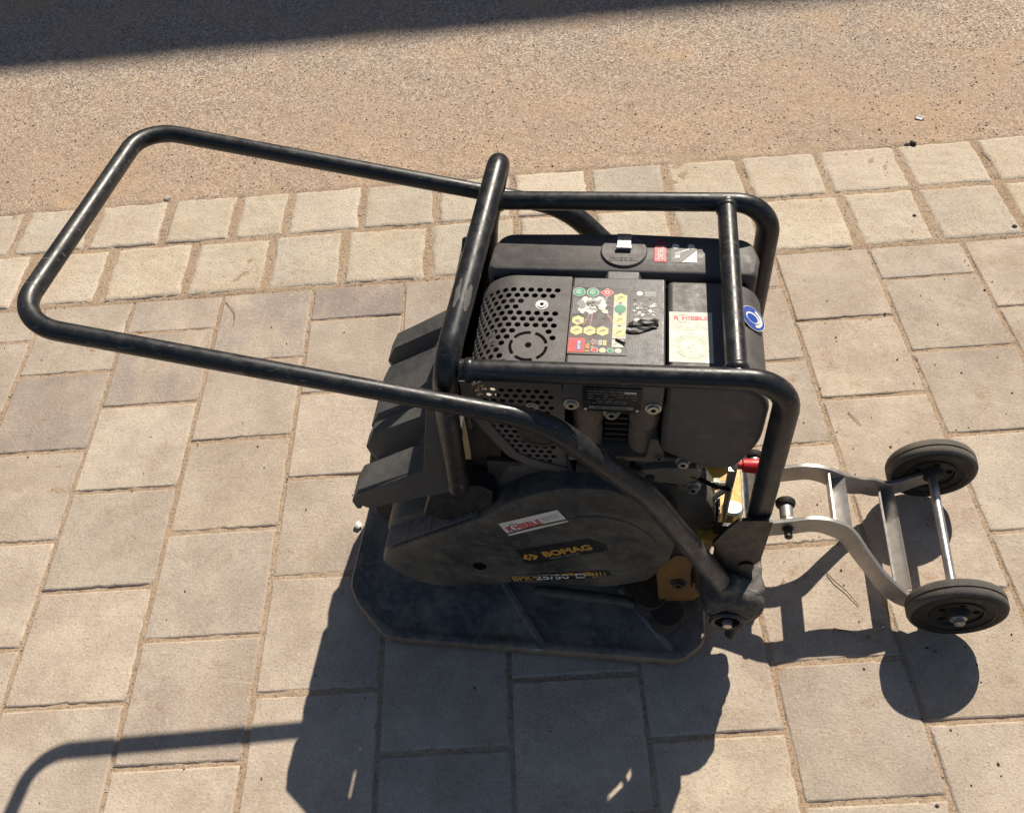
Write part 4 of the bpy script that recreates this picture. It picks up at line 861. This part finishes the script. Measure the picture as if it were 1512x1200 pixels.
hd2 = MB(); hd2.prism([(-0.065, 0.135), (-0.262, 0.135), (-0.255, 0.25), (-0.226, 0.365), (-0.150, 0.39), (-0.065, 0.40)], -0.06, 0.178); P('front_shade_block', hd2, 'dark', bevel=0.006)  # added wedge tucked under the hood, shaped to block sun from the plate front
hood = P('front_hood', mb, 'bumper', bevel=0.004, smooth=30, seg=2)
mb = MB(); endp = [(-0.050, 0.640), (-0.068, 0.640), (-0.095, 0.483), (-0.216, 0.402), (-0.228, 0.375), (-0.205, 0.360), (-0.150, 0.385), (-0.062, 0.425), (-0.048, 0.46), (-0.048, 0.60)]
mb.prism(fillet2(endp, 0.006, 3), -0.176, -0.170); mb.prism(fillet2(endp, 0.006, 3), 0.170, 0.176); mb.box((-0.045, 0, 0.625), (0.010, 0.344, 0.036))
P('hood_side', mb, 'bumper', bevel=0.002)
mb = MB(); mb.prism(fillet2([(-0.118, 0.340), (-0.092, 0.425), (-0.075, 0.438), (-0.012, 0.440), (0.006, 0.425), (0.004, 0.385), (-0.02, 0.360), (-0.06, 0.325)], 0.010, 4), -0.172, -0.120); P('frame_foot', mb, 'gusset', bevel=0.003)
mb = MB(); mb.prism(fillet2([(-0.118, 0.340), (-0.092, 0.425), (-0.075, 0.438), (-0.012, 0.440), (0.006, 0.425), (0.004, 0.385), (-0.02, 0.360), (-0.06, 0.325)], 0.010, 4), 0.120, 0.172); P('frame_foot', mb, 'gusset', bevel=0.003)
mb = MB(); mb.box((-0.10, -0.125, 0.30), (0.05, 0.012, 0.12)); mb.box((-0.10, 0.125, 0.30), (0.05, 0.012, 0.12)); mb.box((-0.11, 0, 0.245), (0.06, 0.26, 0.01)); P('front_stay', mb, 'tube', bevel=0.002)

# ---- guard frame
r_b = 0.0145
mb = MB(); mb.tube(fillet([(-0.045, -0.175, 0.44), (-0.040, -0.175, 0.63), (-0.028, -0.184, 0.738), (0.006, 0.203, 0.792), (-0.026, 0.186, 0.66), (-0.045, 0.175, 0.44)], [0.20, 0.048, 0.040, 0.18], 10), 0.0165, 22)
hoop = P('front_hoop', mb, 'tube')
def side_bar(s):
    y = s*0.170; pts = fillet([(-0.012, y, 0.718), (0.385, y, 0.723), (0.418, y, 0.620), (0.412, y, 0.390)], [0.052, 0.15], 10) if False else fillet([(-0.012, y, 0.718), (0.406, y, 0.723), (0.414, y, 0.40)], [0.058], 12)
    rs = [r_b]*len(pts); n = len(pts)
    for i in range(n): rs[i] = 0.0142+0.0038*max(0, (i-2)/(n-3))
    mb = MB(); mb.tube(pts, rs, 22); return P('side_bar', mb, 'tube')
side_bar(-1); side_bar(1)
mb = MB(); mb.tube([(0.339, -0.168, 0.7215), (0.339, 0.168, 0.7225)], 0.0138, 20)
P('cross_bar', mb, 'tube')
def weld(o, d, r0):
    mb = MB(); mb.lathe(o, d, [(0, r0), (0.002, r0+0.0018), (0.005, r0+0.0026), (0.009, r0+0.0022), (0.012, r0)], 26); rw = random.Random(int(r0*1e5)+len(o))
    mb.v = [tuple(c+rw.uniform(-0.0005, 0.0005) for c in v) for v in mb.v]; return P('weld_bead', mb, 'tube')
for s in (-1, 1): weld((0.339, s*0.150, 0.722), (0, s, 0), 0.0140); weld((-0.006, s*0.170, 0.718), (1, 0, 0), 0.0142)

# ---- folded handle
HY = 0.212; hz = lambda x: 0.691-0.236*x
pts = [(0.382, -HY, 0.240), (0.243, -HY, 0.505), (0.098, -HY, 0.672), (-0.562, -HY, hz(-0.562)), (-0.556, HY, hz(-0.556)-0.010), (0.098, HY, 0.672), (0.243, HY, 0.505), (0.382, HY, 0.240)]
pth = fillet(pts, [0.16, 0.14, 0.056, 0.056, 0.14, 0.16], 12)
mb = MB(); dense = [pth[0]]
for a, b in zip(pth, pth[1:]):
    k = max(1, int((b-a).length/0.03)); dense += [a.lerp(b, j/k) for j in range(1, k+1)]
mb.tube(dense, [0.0130 if q.x < 0.02 else min(0.0172, 0.0130+(q.x-0.02)*0.040) for q in dense], 20); handle = P('handle', mb, 'tube_handle')

def tube_patch(p, axis, rad, face, span, length, mat, seed, parent, name='worn_patch'):
    """a thin ragged patch hugging a tube of radius rad at p; face = direction it looks to"""
    ax = Vector(axis).normalized(); f = Vector(face); f = (f-ax*f.dot(ax)).normalized(); w = ax.cross(f); mb = MB(); n = 14; vs = []
    for i in range(n+1):
        t = i/n*2-1; e = math.sqrt(max(0, 1-t*t)); sp = span*e*(0.75+0.5*noise.noise(Vector((t*2.5, seed, 0)))); off = span*0.35*noise.noise(Vector((t*2, seed+5, 1)))
        for k in range(7):
            a = off+sp*(k/6*2-1); q = Vector(p)+ax*length*t*0.5+(f*math.cos(a)+w*math.sin(a))*(rad+0.00035); vs.append(q)
    mb.add(vs, [(i*7+k, i*7+k+1, (i+1)*7+k+1, (i+1)*7+k) for i in range(n) for k in range(6)]); return P(name, mb, mat, parent, smooth=60)
CV = Vector((0.19, -0.88, 1.57))
ha, hb = Vector((-0.028, -0.184, 0.738)), Vector((0.006, 0.203, 0.792))
for t, ln, sp_, sd_, fo in ((0.26, 0.045, 0.35, 1, 0.45), (0.27, 0.050, 0.28, 4, -0.55)):
    p = ha.lerp(hb, t); d = (CV-p).normalized(); side = (hb-ha).normalized().cross(d); tube_patch(p, hb-ha, 0.0165, d+side*fo, sp_, ln, 'scuff', sd_, hoop)
for x, ln, sp_, sd_ in ((-0.115, 0.05, 0.25, 7), (-0.075, 0.012, 0.2, 9), (-0.30, 0.014, 0.18, 12), (-0.43, 0.010, 0.15, 14), (-0.055, 0.008, 0.2, 17), (-0.22, 0.007, 0.2, 21)):
    p = Vector((x, -HY, hz(x))); tube_patch(p, (1, 0, -0.236), 0.0130, (0.1, 0.15, 1), sp_, ln, 'scuff', sd_, handle)

# ---- rear pivots, one each side
def pivot(s):
    mb = MB(); y0 = -0.238; 
    mb.lathe((0.400, s*0.238, 0.198), (0, -s, 0), [(-0.003, 0.0), (-0.003, 0.022), (-0.006, 0.028), (0.0, 0.040), (0.005, 0.047), (0.014, 0.050), (0.060, 0.050), (0.072, 0.044)], 36)
    mb.tube([(0.378, s*0.212, 0.262), (0.392, s*0.212, 0.225)], [0.019, 0.026], 20); mb.loft([[(0.352, s*0.205, 0.235), (0.352, s*0.205, 0.150), (0.352, s*0.150, 0.150), (0.352, s*0.150, 0.235)], [(0.40, s*0.228, 0.248), (0.40, s*0.228, 0.150), (0.40, s*0.150, 0.150), (0.40, s*0.150, 0.248)], [(0.446, s*0.215, 0.235), (0.450, s*0.215, 0.165), (0.450, s*0.150, 0.165), (0.446, s*0.150, 0.235)]]); mb.loft([[(0.384, s*0.205, 0.17), (0.452, s*0.210, 0.19), (0.452, s*0.150, 0.19), (0.384, s*0.150, 0.17)], [(0.400, s*0.212, 0.085), (0.448, s*0.208, 0.090), (0.446, s*0.150, 0.090), (0.390, s*0.150, 0.085)]])
    o = P('handle_pivot', mb, 'muddy', smooth=0)
    rmd = o.modifiers.new('remesh', 'REMESH'); rmd.mode = 'VOXEL'; rmd.voxel_size = 0.0032; rmd.use_smooth_shade = True
    sm = o.modifiers.new('smooth', 'SMOOTH'); sm.iterations = 6; sm.factor = 0.6
    tx = bpy.data.textures.get('lumps') or bpy.data.textures.new('lumps', 'CLOUDS'); tx.noise_scale = 0.022
    dm = o.modifiers.new('lumps', 'DISPLACE'); dm.texture = tx; dm.strength = 0.009; dm.mid_level = 0.5
    mb = MB(); mb.lathe((0.392, s*0.2445, 0.178), (0, -s, 0), [(0, 0.030), (-0.004, 0.027), (-0.002, 0.021), (0.006, 0.020)], 30, 'tube_worn', cap=False); mb.lathe((0.392, s*0.2430, 0.178), (0, s, 0), [(0, 0.024), (0.0004, 0.024)], 24, 'shade_black'); mb.lathe((0.392, s*0.244, 0.178), (0, s, 0), [(0, 0.009), (0.010, 0.008)], 6, 'steel')
    P('pivot_ring', mb, 'tube_worn', o)
    gp = fillet2([(0.350, 0.350), (0.366, 0.395), (0.380, 0.424), (0.424, 0.430), (0.430, 0.31), (0.420, 0.285), (0.430, 0.22), (0.38, 0.21), (0.372, 0.27)], [0.004, 0.006, 0.004, 0.004, 0.008, 0.01, 0.01, 0.01, 0.01])
    mb = MB(); mb.prism(gp, s*0.196, s*0.190); mb.prism([(x, min(z, 0.33)) for x, z in gp], s*0.150, s*0.144); mb.box((0.427, s*0.170, 0.365), (0.006, 0.050, 0.120)); mb.cyl((0.410, s*0.200, 0.288), (0.410, s*0.188, 0.288), 0.012)
    P('gusset', mb, 'gusset', bevel=0.002)
    mb = MB(); mb.tube([(0.425, s*0.205, 0.13), (0.412, s*0.222, 0.075)], [0.016, 0.011], 12); P('stop_peg', mb, 'tube_worn', o)
pivot(-1); pivot(1)
mb = MB(); mb.tube([(0.412, -0.19, 0.27), (0.412, 0.19, 0.27)], 0.013, 16); P('rear_tube', mb, 'tube')

# ---- throttle and latch lever with the red grip
mb = MB(); mb.tube(fillet([(0.374, -0.135, 0.200), (0.374, -0.125, 0.33), (0.372, -0.118, 0.452), (0.384, -0.118, 0.458)], [0.1, 0.006], 5), 0.0052, 12); mb.box((0.371, -0.122, 0.43), (0.012, 0.008, 0.045)); lever = P('latch_lever', mb, 'steel')
mb = MB(); mb.lathe((0.384, -0.118, 0.457), (1, 0, 0), [(-0.006, 0.006), (0.0, 0.0065), (0.001, 0.0105), (0.026, 0.0118), (0.034, 0.0105), (0.038, 0.006)], 22); P('red_grip', mb, 'red', lever)
mb = MB(); mb.cyl((0.336, -0.10, 0.372), (0.378, -0.10, 0.378), 0.0045); mb.cyl((0.352, -0.10, 0.374), (0.360, -0.10, 0.375), 0.010, n=6); mb.cyl((0.372, -0.10, 0.377), (0.382, -0.10, 0.378), 0.009, n=6); P('adjusting_bolt', mb, 'steel')
mb = MB(); mb.lathe((0.388, -0.115, 0.300), (0, 0.25, 1), [(0, 0.010), (0.005, 0.017), (0.020, 0.018), (0.024, 0.015)], 22); mb.tube([(0.388, -0.118, 0.300), (0.382, -0.140, 0.21)], 0.007, 12); mb.tube(fillet([(0.30, -0.135, 0.35), (0.345, -0.125, 0.36), (0.372, -0.12, 0.40)], 0.02, 5), 0.005, 10)
P('cable_block', mb, 'steel')

# ---- transport trolley bars, axle and wheels
CY = 0.006
def catmull(P_, k=8):
    P_ = [Vector(p) for p in P_]; out = []
    for i in range(len(P_)-1):
        p0 = P_[max(i-1, 0)]; p1 = P_[i]; p2 = P_[i+1]; p3 = P_[min(i+2, len(P_)-1)]
        for j in range(k):
            t = j/k; out.append(0.5*((2*p1)+(p2-p0)*t+(2*p0-5*p1+4*p2-p3)*t*t+(3*p1-p0-3*p2+p3)*t**3))
    out.append(P_[-1]); return out
for s in (-1, 1):
    path = catmull([(0.40, 0.057, 0.155), (0.459, 0.057, 0.160), (0.510, 0.057, 0.174), (0.548, 0.056, 0.186), (0.580, 0.056, 0.180), (0.614, 0.059, 0.158), (0.649, 0.079, 0.122), (0.684, 0.102, 0.092), (0.722, 0.117, 0.062), (0.757, 0.126, 0.062), (0.790, 0.132, 0.080), (0.822, 0.134, 0.093)])
    rings = []
    for i, p in enumerate(path):
        t = (path[min(i+1, len(path)-1)]-path[max(i-1, 0)]).normalized(); side = Vector((-t.y, t.x, 0)).normalized()*0.0042; up = side.normalized().cross(t).normalized()
        if up.z < 0: up = -up
        hgt = 0.0215 if i < len(path)-18 else 0.0215-0.006*(i-(len(path)-18))/17
        q = [p+side+up*hgt, p-side+up*hgt, p-side-up*hgt, p+side-up*hgt]; rings.append([Vector((a.x, (CY if a.x < 0.61 else CY+(-0.002-CY)*min(1, (a.x-0.61)/0.07))+s*a.y, a.z)) for a in q])
    mb = MB(); mb.loft(rings); P('trolley_bar', mb, 'alu', bevel=0.0012, smooth=30)
def stay(x, z, h, w, tilt):
    mb = MB(); pr = [(-w/2, 0.016), (-w/2+0.003, 0.018), (0.0, -0.008), (w/2-0.003, 0.018), (w/2, 0.016), (0.0, -0.013)]
    c, s_ = math.cos(tilt), math.sin(tilt); pr = [(x+a*c+b*s_, z-a*s_+b*c) for a, b in pr]; mb.prism(pr, CY-h, CY+h); return P('trolley_stay', mb, 'alu', smooth=20)
stay(0.594, 0.172, 0.054, 0.040, R(28)); stay(0.722, 0.058, 0.110, 0.034, R(14))
mb = MB(); mb.tube([(0.801, -0.181, 0.096), (0.811, 0.178, 0.096)], 0.0085, 18); P('axle', mb, 'chrome')
for s, yc, x in ((-1, -0.148, 0.8015), (1, 0.146, 0.8105)):
    w = empty('wheel', (x, yc, 0.096)); w.parent = pc
    mb = MB(); RR = 0.083; T = 0.018
    mb.lathe((0, 0, 0), (0, 1, 0), [(-T+0.001, RR-0.007), (-T+0.004, RR-0.0022), (-T+0.009, RR), (-0.0035, RR), (-0.0025, RR-0.0022), (-0.0005, RR-0.0022), (0.0005, RR), (T-0.009, RR), (T-0.004, RR-0.0022), (T-0.001, RR-0.007)], 64, 'tyre', cap=False)
    for sg in (-1, 1): mb.lathe((0, 0, 0), (0, sg, 0), [(T-0.001, RR-0.007), (T+0.001, RR-0.011), (T+0.001, 0.066), (T-0.0005, 0.063), (T, 0.058)], 64, 'wheel_side', cap=False)
    tyre = link_mesh('tyre', mb, 'tyre', w, smooth=35)
    mb = MB()
    for sg in (-1, 1): mb.lathe((0, 0, 0), (0, sg, 0), [(0.0, 0.0), (T-0.001, 0.060), (T-0.0055, 0.0575), (T-0.006, 0.046), (T-0.002, 0.044), (T-0.002, 0.0415), (T-0.0062, 0.0395), (T-0.0062, 0.022), (T-0.001, 0.020), (T+0.004, 0.016), (T+0.005, 0.0)], 40, 'wheel_side')
    for k in range(5):
        t = 2*math.pi*k/5+0.3
        for sg in (-1, 1):
            mb.lathe((0.0305*math.cos(t), sg*(T-0.0061), 0.0305*math.sin(t)), (0, sg, 0), [(0, 0.0062), (0.0004, 0.0062)], 12, 'shade_black')

    link_mesh('rim', mb, 'wheel_side', w, smooth=35)
    mb = MB(); mb.lathe((0, s*(T+0.004), 0), (0, s, 0), [(0, 0.014), (0.002, 0.014), (0.002, 0.0095), (0.010, 0.009), (0.011, 0.007)], 24); link_mesh('axle_nut', mb, 'steel', w)
# locking pins
def pin(x, y, z, s, parent=None):
    mb = MB(); mb.lathe((x, y, z), (0, s, 0), [(0.0, 0.0165), (0.004, 0.0165), (0.004, 0.0125), (0.010, 0.0125)], 6, 'steel'); mb.lathe((x, y, z), (0, s, 0), [(0.010, 0.0120), (0.034, 0.0122), (0.036, 0.010)], 20, 'alu')
    mb.lathe((x, y, z), (0, s, 0), [(0.034, 0.010), (0.036, 0.016), (0.040, 0.0180), (0.046, 0.0180), (0.049, 0.0150), (0.050, 0.010)], 26, 'wheel_side'); mb.lathe((x, y, z), (0, s, 0), [(-0.012, 0.0105), (-0.010, 0.0105)], 20, 'dark'); mb.lathe((x, y, z), (0, s, 0), [(-0.030, 0.0055), (-0.028, 0.0072), (-0.008, 0.0072)], 16, 'dark')
    P('locking_pin', mb, 'steel', smooth=35)
pin(0.507, -0.045, 0.174, 1); pin(0.459, 0.066, 0.160, 1)
mb = MB(); mb.box((0.425, CY, 0.185), (0.050, 0.125, 0.055)); P('trolley_socket', mb, 'dark', bevel=0.004)
